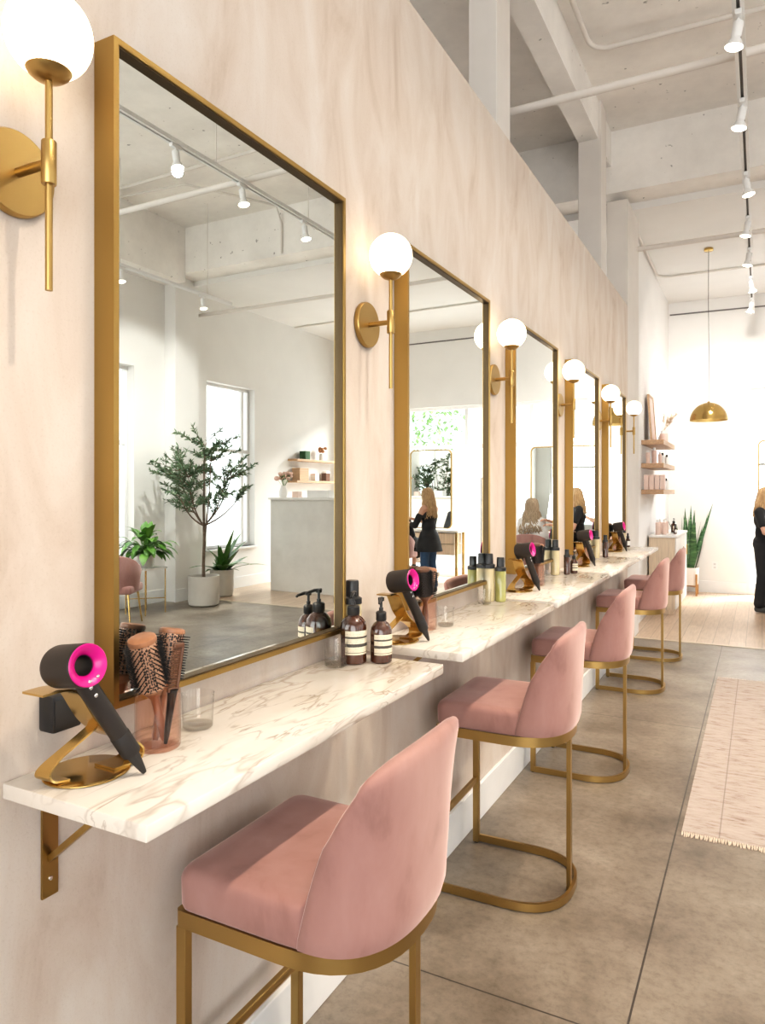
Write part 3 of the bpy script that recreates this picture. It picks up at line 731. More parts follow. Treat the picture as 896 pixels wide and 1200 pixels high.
def make_dryer():
    t = thing('hair_dryer', '', 'hair dryer', group='graphite and magenta hair dryers')
    C = Vector((.060, -.080, .232)); ax = Vector((1, -.10, .16)).normalized()
    zq = ax.to_track_quat('Z', 'Y').to_matrix().to_4x4(); M = Matrix.Translation(C) @ zq
    r = .0395
    MB().lathe([(.019, -.050), (.032, -.050), (.0375, -.046), (r, -.038), (r, .036), (.0385, .041), (.036, .043)], seg=48, M=M).build('body', IRON, t, angle=50)
    f = MB().lathe([(.0365, .0425), (.0385, .0445), (.037, .046), (.031, .044), (.021, .036), (.0185, .030)], seg=48, M=M).build('inlet_ring', MAGENTA, t, angle=60)
    MB().lathe([(.0188, .032), (.018, .0), (.019, -.050)], seg=32, M=M).build('air_duct', BLACK, t)
    for a in (-52, -88):
        p = M @ Vector((.0295 * math.cos(R(a)), .0295 * math.sin(R(a)), .0435))
        b = MB(); b.sphere((0, 0, 0), .0034, (1, 1, .6)); b.build('button', SILVER, f, loc=p).rotation_euler = zq.to_euler()
    hd = Vector((.17, .475, -.86)).normalized()
    hq = hd.to_track_quat('Z', 'X').to_matrix().to_4x4(); H = Matrix.Translation(C) @ hq
    h = MB().lathe([(0, .026), (.018, .026), (.0182, .034), (.0178, .13), (.0176, .158)], seg=32, M=H @ Matrix.Scale(1.05, 4, (0, 0, 1))).build('handle', IRON, t)
    MB().lathe([(.0180, .158), (.0186, .159), (.0186, .2), (.0176, .204), (.012, .206), (0, .206)], seg=32, M=H @ Matrix.Scale(1.05, 4, (0, 0, 1))).build('filter', IRON2, t)
    MB().lathe([(.0125, .206), (.0115, .215), (.0065, .243), (.0045, .252), (0, .2525)], seg=20, M=H @ Matrix.Scale(1.05, 4, (0, 0, 1))).build('cable_guard', BLACKM, t)
    for d in (.048, .066):
        # front of the handle, facing the room
        p = C + hd * d + (Vector((1, -.35, .1)) - hd * Vector((1, -.35, .1)).dot(hd)).normalized() * .0178
        b = MB(); b.sphere((0, 0, 0), .0042, (.5, 1, 1)); b.build('button', SILVER, h, loc=p)
    tip = C + hd * .25
    pa = smooth_path([tip, tip + Vector((0, .006, -.008)), tip + Vector((-.012, -.004, -.0105)), (.02, tip.y - .03, .0035), (-.02, tip.y - .03, .0035), (-.055, -.03, .0035)], 5)
    return t
sd0, dr0 = make_stand(), make_dryer()
STAT = [(.100, .972), (.082, 2.362), (.080, 3.86), (.085, 5.33), (.075, 6.80)]
ORD = ['nearest', 'second', 'third', 'fourth', 'last']
for k, (x, y) in enumerate(STAT):
    a = sd0 if k == 0 else dup(sd0, (0, 0, 0)); b = dr0 if k == 0 else dup(dr0, (0, 0, 0))
    a.location = (x, y, 1.1012); b.location = (x, y, 1.1012)
    a['label'] = 'curved gold stand holding the hair dryer on the %s marble shelf' % ORD[k]
    b['label'] = 'dark hair dryer with a magenta ring on the %s marble shelf' % ORD[k]
for k, (x, y) in enumerate(STAT):
    pts = smooth_path([(x + .048, y + .042, 1.107), (x + .02, y + .035, 1.1045), (x - .03, y + .06, 1.1045), (x - .06, y + .03, 1.1045), (.012, y - .02, 1.1045)], 5)
    tag(MB().tube(pts, .0025, 8).build('dryer_cable', BLACKM), 'thin black cable lying by the dryer stand on the %s shelf' % ORD[k], 'cable', 'hair dryer cables')
    pts = [(0.0, y - .03, 1.19)]
t = thing('socket_box', 'black socket box on the plaster wall behind the nearest hair dryer', 'socket', (0, .972, 1.212))
MB().box(.0005, .045, -.034, .034, -.037, .037, .006).build('housing', BLACK, t)
MB().box(.045, .047, -.03, .03, -.027, .027, .0008).build('face_plate', BLACKM, t)

# ------------------------------------------------------------------ jars, brushes, combs, tumblers, bottles
def make_jar():
    t = thing('brush_jar', '', 'jar', group='pink glass brush jars')
    MB().lathe([(0, 0), (.044, 0), (.047, .003), (.048, .010), (.048, .122), (.0465, .1225), (.0455, .120), (.0455, .012), (.043, .009), (0, .009)], seg=72, flute=-.0006).build('glass_wall', PINKG, t, angle=20)
    return t
def make_brush(barrel_mat, hmat, oval=False):
    t = thing('round_brush', '', 'hair brush', group='round hair brushes')
    MB().lathe([(0, 0), (.006, .001), (.0085, .012), (.0095, .05), (.0085, .085), (.010, .105), (.022, .122), (.027, .127), (.027, .131), (0, .131)], seg=22).build('handle', hmat, t)
    MB().lathe([(0, .131), (.0285, .131), (.0285, .235), (0, .235)], seg=30).build('barrel', barrel_mat, t)
    MB().lathe([(0, .235), (.029, .235), (.030, .238), (.0285, .245), (.022, .248), (0, .248)], seg=26).build('end_cap', hmat, t)
    m = MB()
    for i in range(17):
        z = .137 + i * .0058
        for k in range(20):
            a = 2 * PI * (k + .5 * (i % 2)) / 20
            d = Vector((math.cos(a), math.sin(a), 0)); s_ = Vector((-d.y, d.x, 0)) * .0014
            p = d * .028; q = d * (.0415 + rnd.uniform(-.001, .001)); q.z = 0
            up = Vector((0, 0, .0014)); zz = Vector((0, 0, z))
            vs = [m.bm.verts.new(p + zz + c) for c in (s_, -s_ * .5 + up, -s_ * .5 - up)]
            ve = [m.bm.verts.new(q + zz + c * .7) for c in (s_, -s_ * .5 + up, -s_ * .5 - up)]
            for j in range(3): m.bm.faces.new((vs[j], vs[(j + 1) % 3], ve[(j + 1) % 3], ve[j]))
            m.bm.faces.new(ve)
    m.build('bristles', BLACK, t, smooth=False)
    return t
def make_comb():
    t = thing('styling_comb', 'dark wooden styling comb standing in the nearest pink jar', 'comb')
    MB().lathe([(0, 0), (.004, .001), (.006, .02), (.009, .10), (.011, .118), (0, .12)], seg=14).build('handle', BLACK, t)
    m = MB(); m.box(-.004, .004, -.014, -.008, .115, .215, .0015, 1); m.box(-.004, .004, -.014, .014, .112, .122, .001, 1); m.box(-.004, .004, -.014, .014, .207, .217, .002, 1)
    for i in range(20):
        z = .1245 + i * .0042; m.box(-.0018, .0018, -.009, .014, z, z + .0022)
    m.build('teeth', DARKW, t, smooth=False)
    return t
def make_tumbler():
    t = thing('glass_tumbler', '', 'glass', group='clear glass tumblers')
    MB().lathe([(.0325, .0), (.0345, .004), (.0375, .078), (.0382, .080), (.0374, .0805), (.0366, .078), (.0338, .013), (.028, .010), (0, .010)], seg=40).build('glass_wall', GLASS, t)
    MB().lathe([(0, .0005), (.030, .0005), (.0335, .004), (.0335, .0095), (0, .0095)], seg=40).build('thick_base', GLASSB, t)
    return t
def make_pump(h=.145, r=.042, dark=AMBER):
    t = thing('pump_bottle', '', 'bottle', group='amber pump bottles')
    MB().lathe([(0, 0), (r - .004, 0), (r, .004), (r, h - .030), (r * .93, h - .014), (r * .68, h), (.45 * r, h + .006), (.40 * r, h + .012), (0, h + .012)], seg=40).build('glass_body', dark, t)
    lb = MB(); n = 16; a0, a1 = R(-78), R(62)
    for z0, z1 in ((h * .22, h * .74),):
        lo = [lb.bm.verts.new(((r + .0006) * math.cos(a0 + (a1 - a0) * k / n), (r + .0006) * math.sin(a0 + (a1 - a0) * k / n), z0)) for k in range(n + 1)]
        hi = [lb.bm.verts.new(((r + .0006) * math.cos(a0 + (a1 - a0) * k / n), (r + .0006) * math.sin(a0 + (a1 - a0) * k / n), z1)) for k in range(n + 1)]
        for k in range(n): lb.bm.faces.new((lo[k], lo[k + 1], hi[k + 1], hi[k]))
    lb.build('label', LABEL, t, recalc=False)
    p = MB(); q = .45 * r
    p.lathe([(q, h + .008), (q + .0015, h + .010), (q + .0015, h + .034), (q - .002, h + .038), (.007, h + .040), (.007, h + .050), (0, h + .05)], seg=26)
    pu = p.build('pump_collar', BLACK, t)
    MB().cyl((0, 0, h + .048), (0, 0, h + .074), .0045, seg=12).tube([(-.006, .008, h + .078), (.012, -.012, h + .079), (.030, -.032, h + .074), (.034, -.036, h + .069)], [.006, .0055, .0045, .004], 10).lathe([(0, h + .070), (.010, h + .071), (.0105, h + .082), (0, h + .084)], seg=18).build('pump_head', BLACK, t)
    return t
def make_spray(body, kind='spray_bottle', h=.15, r=.027):
    t = thing(kind, '', 'bottle', group='black capped styling bottles')
    MB().lathe([(0, 0), (r - .003, 0), (r, .003), (r, h), (r - .002, h + .003), (0, h + .003)], seg=32).build('bottle_body', body, t)
    MB().lathe([(0, h + .003), (r + .001, h + .003), (r + .001, h + .019), (r * .72, h + .024), (r * .70, h + .066), (r * .62, h + .070), (0, h + .070)], seg=32).build('cap', BLACK, t)
    return t
def make_dropper(h=.075, r=.021):
    t = thing('dropper_bottle', '', 'bottle', group='small dropper bottles')
    MB().lathe([(0, 0), (r - .002, 0), (r, .003), (r, h - .012), (r * .6, h), (r * .55, h + .006), (0, h + .006)], seg=26).build('glass_body', AMBER, t)
    MB().lathe([(0, h + .004), (r * .62, h + .004), (r * .62, h + .02), (r * .42, h + .024), (r * .40, h + .044), (r * .25, h + .050), (0, h + .051)], seg=22).build('dropper_cap', BLACK, t)
    lb = MB(); n = 10; z0, z1 = h * .2, h * .72
    lo = [lb.bm.verts.new(((r + .0006) * math.cos(R(-95 + 16 * k)), (r + .0006) * math.sin(R(-95 + 16 * k)), z0)) for k in range(n + 1)]
    hi = [lb.bm.verts.new(((r + .0006) * math.cos(R(-95 + 16 * k)), (r + .0006) * math.sin(R(-95 + 16 * k)), z1)) for k in range(n + 1)]
    for k in range(n): lb.bm.faces.new((lo[k], lo[k + 1], hi[k + 1], hi[k]))
    lb.build('label', WHITEB, t, recalc=False)
    return t

ZS = 1.1015
used = set()
def put(proto, loc, label, rot=None, scale=None):
    if proto.name in used: o = dup(proto, loc, rot, label, None, scale)
    else:
        used.add(proto.name); o = proto; o.location = loc; o['label'] = label
        if rot is not None: o.rotation_euler = rot
        if scale is not None: o.scale = (scale,) * 3
    return o
def lean(base, top):
    d = (Vector(top) - Vector(base)).normalized()
    return d.to_track_quat('Z', 'X').to_euler()
jar0 = make_jar(); brc = make_brush(BARREL, WALNUT); brd = make_brush(simple('dark bristle barrel', (.03, .02, .016), .5), DARKW); cmb = make_comb()
tum0 = make_tumbler(); pmp0 = make_pump(); pmpS = make_pump(.125, .035); spC = make_spray(CREAMB); spO = make_spray(OLIVEB); spA = make_spray(AMBER); drp = make_dropper()
JARS = [(.118, 1.140), (.078, 2.615), (.105, 4.13), (.08, 5.52), (.08, 7.0)]
for k, (x, y) in enumerate(JARS):
    put(jar0, (x, y, ZS), 'pink glass jar holding hair brushes on the %s marble shelf' % ORD[k])
    z = ZS + .0105
    if k == 0:
        b = (x + .006, y + .014, z); put(brc, b, 'copper barrelled round brush leaning left in the nearest pink jar', lean(b, (x + .012, y - .062, z + .25)))
        b = (x - .012, y + .004, z); put(brc, b, 'copper barrelled round brush leaning right in the nearest pink jar', lean(b, (x - .016, y + .064, z + .25)), .97)
        b = (x + .024, y - .002, z); o = cmb; o.location = b; o.rotation_euler = (lean(b, (x + .050, y + .012, z + .22)).to_matrix() @ Matrix.Rotation(R(-35), 3, 'Z')).to_euler(); 
    else:
        b = (x + .006, y + .006, z); put(brd if k < 3 else brd, b, 'dark round brush leaning toward the dryer in the jar on the %s shelf' % ORD[k], lean(b, (x + .004, y - .035, z + .25)), .97)
        if k < 3:
            b = (x - .010, y - .004, z); put(brc, b, 'copper barrelled round brush leaning away from the dryer in the jar on the %s shelf' % ORD[k], lean(b, (x + .004, y + .052, z + .25)), .95)
put(tum0, (.105, 1.278, ZS), 'empty clear tumbler beside the brush jar on the nearest shelf')
put(tum0, (.085, 1.925, ZS), 'clear tumbler in front of the amber pump bottles on the nearest shelf')
put(tum0, (.125, 2.715, ZS), 'clear tumbler beside the brush jar on the second shelf', None, .95)
put(tum0, (.075, 3.32, ZS), 'clear tumbler beside the green spray bottles on the second shelf', None, .9)
put(tum0, (.09, 4.30, ZS), 'clear tumbler beside the brush jar on the third shelf', None, .9)
put(pmp0, (.108, 1.995, ZS), 'larger amber pump bottle with a banded cream label on the nearest shelf', (0, 0, R(-20)))
put(pmpS, (.182, 2.045, ZS), 'smaller amber pump bottle at the far end of the nearest shelf', (0, 0, R(-22)))
put(spC, (.060, 2.070, ZS), 'tall black capped gold bottle behind the amber pump bottles', None, 1.15)
put(spO, (.115, 3.445, ZS), 'olive green black capped bottle at the far end of the second shelf')
put(spC, (.060, 3.43, ZS), 'pale gold black capped bottle close to the wall on the second shelf', None, 1.08)
put(spC, (.065, 4.72, ZS), 'pale gold black capped bottle close to the wall on the third shelf', None, 1.05)
put(spA, (.13, 4.77, ZS), 'dark amber capped bottle at the far end of the third shelf', None, .75)
put(pmpS, (.155, 4.86, ZS), 'small amber pump bottle at the far corner of the third shelf', (0, 0, R(-20)), .72)
put(spC, (.06, 6.08, ZS), 'pale gold black capped bottle close to the wall on the fourth shelf', None, 1.02)
put(spA, (.12, 6.15, ZS), 'dark amber capped bottle at the far end of the fourth shelf', None, .85)
put(spC, (.075, 7.30, ZS), 'pale black capped bottle at the far end of the last shelf', None, .95)
put(drp, (.10, 7.42, ZS), 'small amber dropper bottle at the far corner of the last shelf', None, 1.1)

# ------------------------------------------------------------------ rug
RX0, RX1, RY0, RY1 = .925, 2.425, 3.74, 7.0
t = thing('runner_rug', 'faded rose patterned runner rug on the concrete floor', 'rug', (RX0, RY0, 0))
MB().box(0, RX1 - RX0, 0, RY1 - RY0, .0005, .010, .003).build('woven_field', RUG, t, smooth=False)
for nm, yy, sg in (('near', 0, -1), ('far', RY1 - RY0, 1)):
    m = MB(); nfr = 150
    for i in range(nfr):
        x = (i + .5) / nfr * (RX1 - RX0); y1 = yy + sg * (.030 + rnd.uniform(-.006, .006)); dx = rnd.uniform(-.004, .004)
        m.tube([(x, yy - sg * .002, .007), (x + dx * .5, yy + sg * .012, .005), (x + dx, y1, .0025)], [.0045, .0042, .003], 5)
    m.build('fringe', FRINGE, t)

# ------------------------------------------------------------------ track lights
def make_track(x, y0, y1, label, hang):
    t = thing('track_rail', label, 'track light rail', (x, 0, 4.30), group='ceiling track rails')
    m = MB(); m.box(-.030, -.009, y0, y1, -.016, .016); m.box(.009, .030, y0, y1, -.016, .016); m.box(-.009, .009, y0, y1, .004, .016)
    m.build('rail', TRIMW, t, smooth=False)
    MB().box(-.0088, .0088, y0 + .01, y1 - .01, .0005, .0038).build('conductor_slot', simple('dark slot', (.16, .15, .14), .6), t, smooth=False)
    for y, zt in hang: MB().cyl((0, y, .016), (0, y, zt - 4.30), .005, seg=8).build('hanger_rod', POSTM, t)
    return t
make_track(1.155, .2, 8.0, 'long white track rail over the walkway beside the stools', [(1.0, ZC), (3.2, ZC), (5.7, ZC), (7.6, ZC)])
make_track(1.155, 8.02, 12.0, 'short white track rail beyond the cross beam', [(9.2, 4.8), (10.6, 4.8)])
make_track(2.75, .2, 7.98, 'white track rail over the middle of the room, seen in the mirrors', [(2.2, ZC), (4.55, ZC), (5.9, ZC), (7.5, ZC)])
make_track(1.9, .2, 7.98, 'white track rail aimed at the row of vanity stations', [(.8, ZC), (3.4, ZC), (5.4, ZC), (7.4, ZC)])  # added out of view, so its spots cast the shelf shadow on the seats
make_track(5.45, .2, 7.98, 'white track rail over the window side of the room', [(2.2, ZC), (4.55, ZC), (6.0, ZC), (7.5, ZC)])
def make_head():
    t = thing('track_spotlight', '', 'spotlight', group='track spotlights')
    MB().box(-.017, .017, -.05, .05, -.045, -.016, .003).build('adapter', TRIMW, t)
    m = MB(); m.cyl((0, 0, -.045), (0, 0, -.07), .008); m.build('stem', TRIMW, t)
    M = Matrix.Translation((0, 0, -.075)) @ Matrix.Rotation(R(10), 4, 'Y')
    MB().lathe([(0, .012), (.026, .010), (.028, 0), (.027, -.060), (.024, -.066), (.024, -.074), (.045, -.112), (.049, -.122), (.047, -.124)], seg=28, M=M).build('housing', TRIMW, t)
    MB().lathe([(.0468, -.122), (.043, -.127), (.028, -.133), (0, -.136)], seg=28, M=M).build('bulb', BULB, t)
    return t
hd0 = make_head(); hn = 0
for x, ys, nm in ((1.155, (2.25, 3.35, 4.41, 5.41, 6.66, 7.72), 'walkway'), (1.9, (.9, 1.9, 2.9, 3.9, 4.9, 5.9, 6.9), 'station'), (1.155, (8.73, 9.9, 11.0), 'far'), (2.75, (2.0, 3.1, 4.09, 4.88, 5.83, 6.9), 'mid room'), (5.45, (2.4, 4.2, 6.0, 7.4), 'window side')):  # station heads hang on the added rail, out of view too
    for k, y in enumerate(ys):
        o = hd0 if hn == 0 else dup(hd0, (0, 0, 0)); hn += 1
        o.location = (x, y, 4.30); o.rotation_euler = (0, 0, R([0, 180, 0, 0, 180, 0][k % 6] if nm != 'mid room' else 0))
        o['label'] = 'lit white track spotlight, %s from the near end of the %s rail' % (['first', 'second', 'third', 'fourth', 'fifth', 'sixth', 'seventh'][k], nm)
        l = bpy.data.lights.new('track_lamp', 'SPOT'); l.energy = 30.; l.color = (1., .83, .64); l.spot_size = R(100); l.spot_blend = .6; l.shadow_soft_size = .04
        lo = bpy.data.objects.new('track_lamp', l); COL.objects.link(lo)
        lo.location = (x - .02, y, 4.075); tgt = Vector((0.2, y + .0, .8)) if nm != 'far' else Vector((.7, YE, 2.0))
        lo.rotation_euler = (tgt - Vector(lo.location)).to_track_quat('-Z', 'Y').to_euler()
        if nm == 'walkway': l.energy *= .5
        if nm == 'mid room': l.color = (1, .95, .88)
        if nm == 'station': l.energy = 175.; l.color = (1., .83, .64); l.spot_size = R(66); l.spot_blend = .7; l.shadow_soft_size = .03; lo.rotation_euler = (Vector((.55, y, .6)) - Vector(lo.location)).to_track_quat('-Z', 'Y').to_euler()  # added unseen key spots, warm light for the stool seats
        if nm == 'far': l.energy *= 5.5; l.color = (1, .95, .88)
        if nm == 'window side': l.energy *= 8.; l.color = (1, .97, .92); l.spot_size = R(130); l.spot_blend = 1.; lo.rotation_euler = (Vector((6.9, y, 1.6)) - Vector(lo.location)).to_track_quat('-Z', 'Y').to_euler()

# ------------------------------------------------------------------ dome pendant
def make_pendant(loc, ztop, label):
    t = thing('pendant_lamp', label, 'pendant lamp', loc, group='brass dome pendants')
    hz = ztop - loc[2]
    r, h = .228, .235
    prof = [(r, 0)] + [(r * math.cos(a), h * math.sin(a)) for a in [PI / 2 * k / 14 for k in range(1, 14)]] + [(.018, h + .001), (.016, h + .012), (0, h + .013)]
    MB().lathe(prof, seg=56).build('shade', BRASS_G, t, angle=60)
    prof2 = [(r - .003, .001)] + [((r - .004) * math.cos(a), (h - .004) * math.sin(a)) for a in [PI / 2 * k / 14 for k in range(1, 14)]] + [(0, h - .004)]
    MB().lathe(prof2, seg=48).build('shade_lining', SHADEIN, t, angle=60)
    MB().tube([(0, 0, h + .012), (0.004, 0, hz * .4), (-.003, 0, hz * .7), (0, 0, hz - .03)], .0035, 8).build('cord', simple('dark cord', (.05, .04, .035), .7), t)
    MB().lathe([(0, hz - .001), (.055, hz - .001), (.056, hz - .03), (.05, hz - .034), (0, hz - .034)], seg=32).build('canopy', BRASS_G, t)
    MB().sphere((0, 0, .06), .035).build('bulb', BULB, t)
    return t
make_pendant((.667, 10.2, 2.57), 4.8, 'brass dome pendant hanging over the far wooden floor')

# ------------------------------------------------------------------ far corner: cabinet, floating shelves, plant
CZ = 1.06
t = thing('storage_cabinet', 'pale wood cabinet with a white top behind the last stools', 'cabinet', (-.1, 10.3, 0))
MB().box(.02, .35, 0, 1.55, .06, CZ - .03, .003).build('carcass', OAKP, t, smooth=False)
MB().box(0.02, .375, -.015, 1.565, CZ - .03, CZ, .003).build('top', WHITEB, t, smooth=False)
MB().box(.03, .33, .02, 1.53, 0.001, .06).build('plinth', OAKP, t, smooth=False)
for k in range(3):
    d = MB().box(.35, .366, .01 + k * .513, .507 + k * .513, .075, CZ - .04, .003).build('door', WHITEB, t, smooth=False)
    MB().box(.366, .378, .46 + k * .513, .472 + k * .513, .7, .85, .002).build('handle', BRASS_D, d, smooth=False)
FS = [(2.285, 'top'), (1.985, 'middle'), (1.645, 'bottom')]
for z, nm in FS:
    m = MB(); m.box(0, .27, 0, 1.35, -.03, .03, .003)
    tag(m.build('floating_shelf', OAK, smooth=False, loc=(-.0995, 9.75, z)), 'oak floating shelf on the far left wall, %s of three' % nm, 'shelf', 'oak floating shelves')
zt, zm, zb = [z + .0305 for z, _ in FS]
t = thing('picture_frame', 'tall thin framed panel leaning on the top oak shelf', 'picture frame', (-.02, 10.0, zt), (0, R(-4), 0))
MB().box(0, .02, 0, .45, 0, .62).bm.free() if False else None
m = MB(); m.box(0, .025, 0, .03, 0, .62); m.box(0, .025, .42, .45, 0, .62); m.box(0, .025, .03, .42, 0, .03); m.box(0, .025, .03, .42, .59, .62); m.build('frame', OAK, t, smooth=False)
MB().box(.002, .015, .03, .42, .03, .59).build('panel', BLUSHB, t, smooth=False)
def make_vase(name, prof, mat, label, loc, cat='vase'):
    t = thing(name, label, cat, loc)
    MB().lathe(prof, seg=30).build('vessel', mat, t); return t
vz = make_vase('flower_vase', [(0, 0), (.04, 0), (.055, .03), (.055, .09), (.03, .14), (.022, .17), (.026, .18), (.022, .178), (0, .12)], WHITEB, 'white vase of dried pampas plumes on the top oak shelf', (.06, 10.62, zt))
m = MB()
for k in range(7):
    a = rnd.uniform(-.5, 2.6); d = Vector((math.cos(a) * .5 + .25, math.sin(a) * .45, 1)).normalized(); p0 = Vector((0, 0, .15)); p1 = p0 + d * rnd.uniform(.18, .3)
    m.tube([p0, (p0 + p1) / 2 + Vector((0, 0, .01)), p1], .002, 5)
    for q in range(26):
        s_ = p0.lerp(p1, .5 + .5 * q / 26); m.leaf(s_, d + Vector((rnd.uniform(-.8, .8), rnd.uniform(-.8, .8), rnd.uniform(-.3, .4))), .055, .012, .5, n=2)
m.build('pampas', PAMPAS, vz, smooth=False, recalc=False)
make_vase('ceramic_jar', [(0, 0), (.05, 0), (.055, .02), (.055, .10), (.05, .12), (0, .12)], BLUSHB, 'blush jar beside the leaning frame on the top oak shelf', (.10, 10.42, zt), 'jar')
def make_boxp(name, sx, sy, sz, mat, mat2, label, loc, cat='box', group=None):
    t = thing(name, label, cat, loc, group=group)
    MB().box(-sx / 2, sx / 2, -sy / 2, sy / 2, 0, sz * .8, .003).build('carton', mat, t, smooth=False)
    MB().box(-sx / 2 - .001, sx / 2 + .001, -sy / 2 - .001, sy / 2 + .001, sz * .8, sz, .003).build('lid', mat2, t, smooth=False)
    return t
pb = make_boxp('product_box', .055, .09, .19, BLUSHB, BLUSHB, '', (0, 0, 0), group='blush product boxes')
for k in range(4):
    put(pb, (-.045 + .066 * k, 9.83, zb), 'blush product box on the bottom oak shelf, %s from the wall' % ['first', 'second', 'third', 'fourth'][k])
def make_product(body, cap=BLACK, h=.12, r=.028, name='product_bottle', grp='bottles on the oak shelves'):
    t = thing(name, '', 'bottle', group=grp)
    MB().lathe([(0, 0), (r - .002, 0), (r, .003), (r, h), (r * .6, h + .008), (0, h + .008)], seg=20).build('bottle_body', body, t)
    MB().lathe([(0, h + .008), (r * .6, h + .008), (r * .58, h + .045), (0, h + .047)], seg=18).build('cap', cap, t)
    return t
pw = make_product(WHITEB); pa_ = make_product(AMBER); pbl = make_product(BLUSHB, WHITEB, .17, .032)
for k in range(6):
    put(pw, (.02 + .075 * (k % 2), 10.05 + .13 * k, zb), 'white bottle with a black cap on the bottom oak shelf, %s from the boxes' % ['first', 'second', 'third', 'fourth', 'fifth', 'sixth'][k], None, .95)
for k in range(2):
    put(pa_, (.05, 10.85 + .13 * k, zb), 'amber bottle on the bottom oak shelf, %s' % ['nearer of two', 'farther of two'][k])
put(pbl, (-.03, 9.84, zm), 'blush bottle with a white cap near the wall on the middle oak shelf', None, .8)
put(pbl, (.04, 9.90, zm), 'blush bottle with a white cap at the middle of the middle oak shelf', None, .95)
put(pbl, (.10, 10.0, zm), 'blush bottle with a white cap at the front of the middle oak shelf', None, .7)
put(pw, (.09, 10.35, zm), 'white black capped bottle on the middle oak shelf, nearer of two', None, .95)
put(pw, (.10, 10.75, zm), 'white black capped bottle on the middle oak shelf, farther of two', None, .9)
for k in range(4):
    put(pbl, (.02 + .07 * (k % 2), 10.42 + .12 * k, CZ + .001), 'blush bottle with a white cap on the pale cabinet, %s from the near end' % ['first', 'second', 'third', 'fourth'][k], None, .95)
put(pmp0, (.16, 11.05, CZ + .001), 'amber pump bottle on the pale wood cabinet', (0, 0, R(-20)), .9)
put(drp, (.21, 10.75, CZ + .001), 'small amber dropper bottle on the pale wood cabinet')
t = thing('potted_snake_plant', 'snake plant in a white pot on a wooden stand by the far wall', 'potted plant', (.25, 12.45, 0))
PR = .15
MB().lathe([(0, .16), (PR * .8, .16), (PR * .9, .18), (PR, .44), (PR - .012, .44), (PR - .02, .40), (0, .40)], seg=40).build('pot', WHITEB, t)
MB().lathe([(0, .405), (PR - .02, .405)], seg=30).build('soil', SOIL, t)
for a in (45, 135, 225, 315):
    ca, sa = math.cos(R(a)) * (PR + .014), math.sin(R(a)) * (PR + .014)
    MB().box(ca - .014, ca + .014, sa - .014, sa + .014, 0, .34, .003).build('stand_leg', m_wood('honey oak %d' % a, (.50, .26, .09), 2), t, smooth=False)
m = MB(); m.bar((-.115, -.115, .145), (.115, .115, .145), .025, .025); m.bar((-.115, .115, .145), (.115, -.115, .145), .025, .0245); m.build('stand_cross', OAK, t, smooth=False)
m = MB()
for k in range(22):
    a = rnd.uniform(0, 2 * PI); rr = rnd.uniform(0, .09); tilt = rnd.uniform(.03, .34); d = Vector((math.cos(a) * tilt + .02, math.sin(a) * tilt, 1))
    m.leaf((rr * math.cos(a), rr * math.sin(a), .39), d, rnd.uniform(.6, 1.05), rnd.uniform(.06, .09), rnd.uniform(-.12, .12), up=(math.sin(a + 1), math.cos(a + 1), .1), n=8, fold=.35, tip=.75)
m.leaf((.02, 0, .39), (.30, .1, 1), 1.12, .065, .0, up=(.2, 1, .1), n=8, fold=.35, tip=.75)
m.leaf((-.02, 0, .39), (-.33, .1, 1), .85, .055, .25, up=(.2, 1, .1), n=8, fold=.35, tip=.75)
m.build('leaves', SNAKE, t, recalc=False)
t = thing('wall_outlet', 'white outlet cover low on the far wall', 'outlet', (.60, YE, .44))
MB().box(-.04, .04, -.007, -.0005, -.06, .06, .002).build('cover', TRIMW, t, smooth=False)
m = MB(); m.box(-.018, .018, -.009, -.006, .010, .042, .001); m.box(-.018, .018, -.009, -.006, -.042, -.010, .001); m.build('sockets', simple('outlet grey', (.6, .6, .6), .5), t, smooth=False)

# ------------------------------------------------------------------ right-hand side of the room (seen in the mirrors)
# olive tree
def planter(t, r, h, mat=POTM):
    MB().lathe([(0, 0), (r * .82, 0), (r * .95, .02), (r, .08), (r, h), (r - .018, h), (r - .022, h - .05), (0, h - .05)], seg=44).build('planter', mat, t)
    MB().lathe([(0, h - .045), (r - .024, h - .045)], seg=30).build('soil', SOIL, t)
OT = (5.98, 8.02)
t = thing('olive_tree', 'tall olive tree in a pale stone planter by the window wall', 'tree', (OT[0], OT[1], 0))
planter(t, .225, .43)
tr = MB(); fo = MB()
def oleaf(p, dd):
    ld = dd * .7 + Vector((rnd.uniform(-1, 1), rnd.uniform(-1, 1), rnd.uniform(-.6, .9)))
    fo.leaf(p, ld, rnd.uniform(.05, .085), rnd.uniform(.015, .023), .2, up=(rnd.uniform(-1, 1), rnd.uniform(-1, 1), .6), n=3)
def curve_pts(a, b, sag, n=7):
    mid = a.lerp(b, .5) + sag
    return [a * (1 - t) ** 2 + mid * 2 * t * (1 - t) + b * t * t for t in [i / n for i in range(n + 1)]]
trunk = [Vector(p) for p in ((0, 0, .36), (.015, .01, .6), (-.01, .0, .9), (.01, .015, 1.15), (.02, .02, 1.4), (.0, .0, 1.75), (.03, .03, 2.1))]
tr.tube(trunk, [.027, .023, .021, .019, .015, .010, .006], 10)
limbs = [trunk[2:]]
for b_, sag in (((-.10, -.42, 1.85), (0, -.10, -.12)), ((.05, .50, 1.80), (0, .12, -.12)), ((-.40, .12, 1.85), (-.1, 0, -.1)), ((.38, -.10, 1.95), (.1, 0, -.1)), ((-.2, -.2, 2.3), (0, 0, 0)), ((.1, .28, 2.3), (0, .05, 0)), ((-.15, -.62, 1.55), (0, -.1, -.08)), ((-.1, .66, 1.55), (0, .1, -.08))):
    pts = curve_pts(trunk[rnd.choice((2, 3, 3))], Vector(b_), Vector(sag)); tr.tube(pts, [.013 - .008 * i / 7 for i in range(8)], 7); limbs.append(pts)
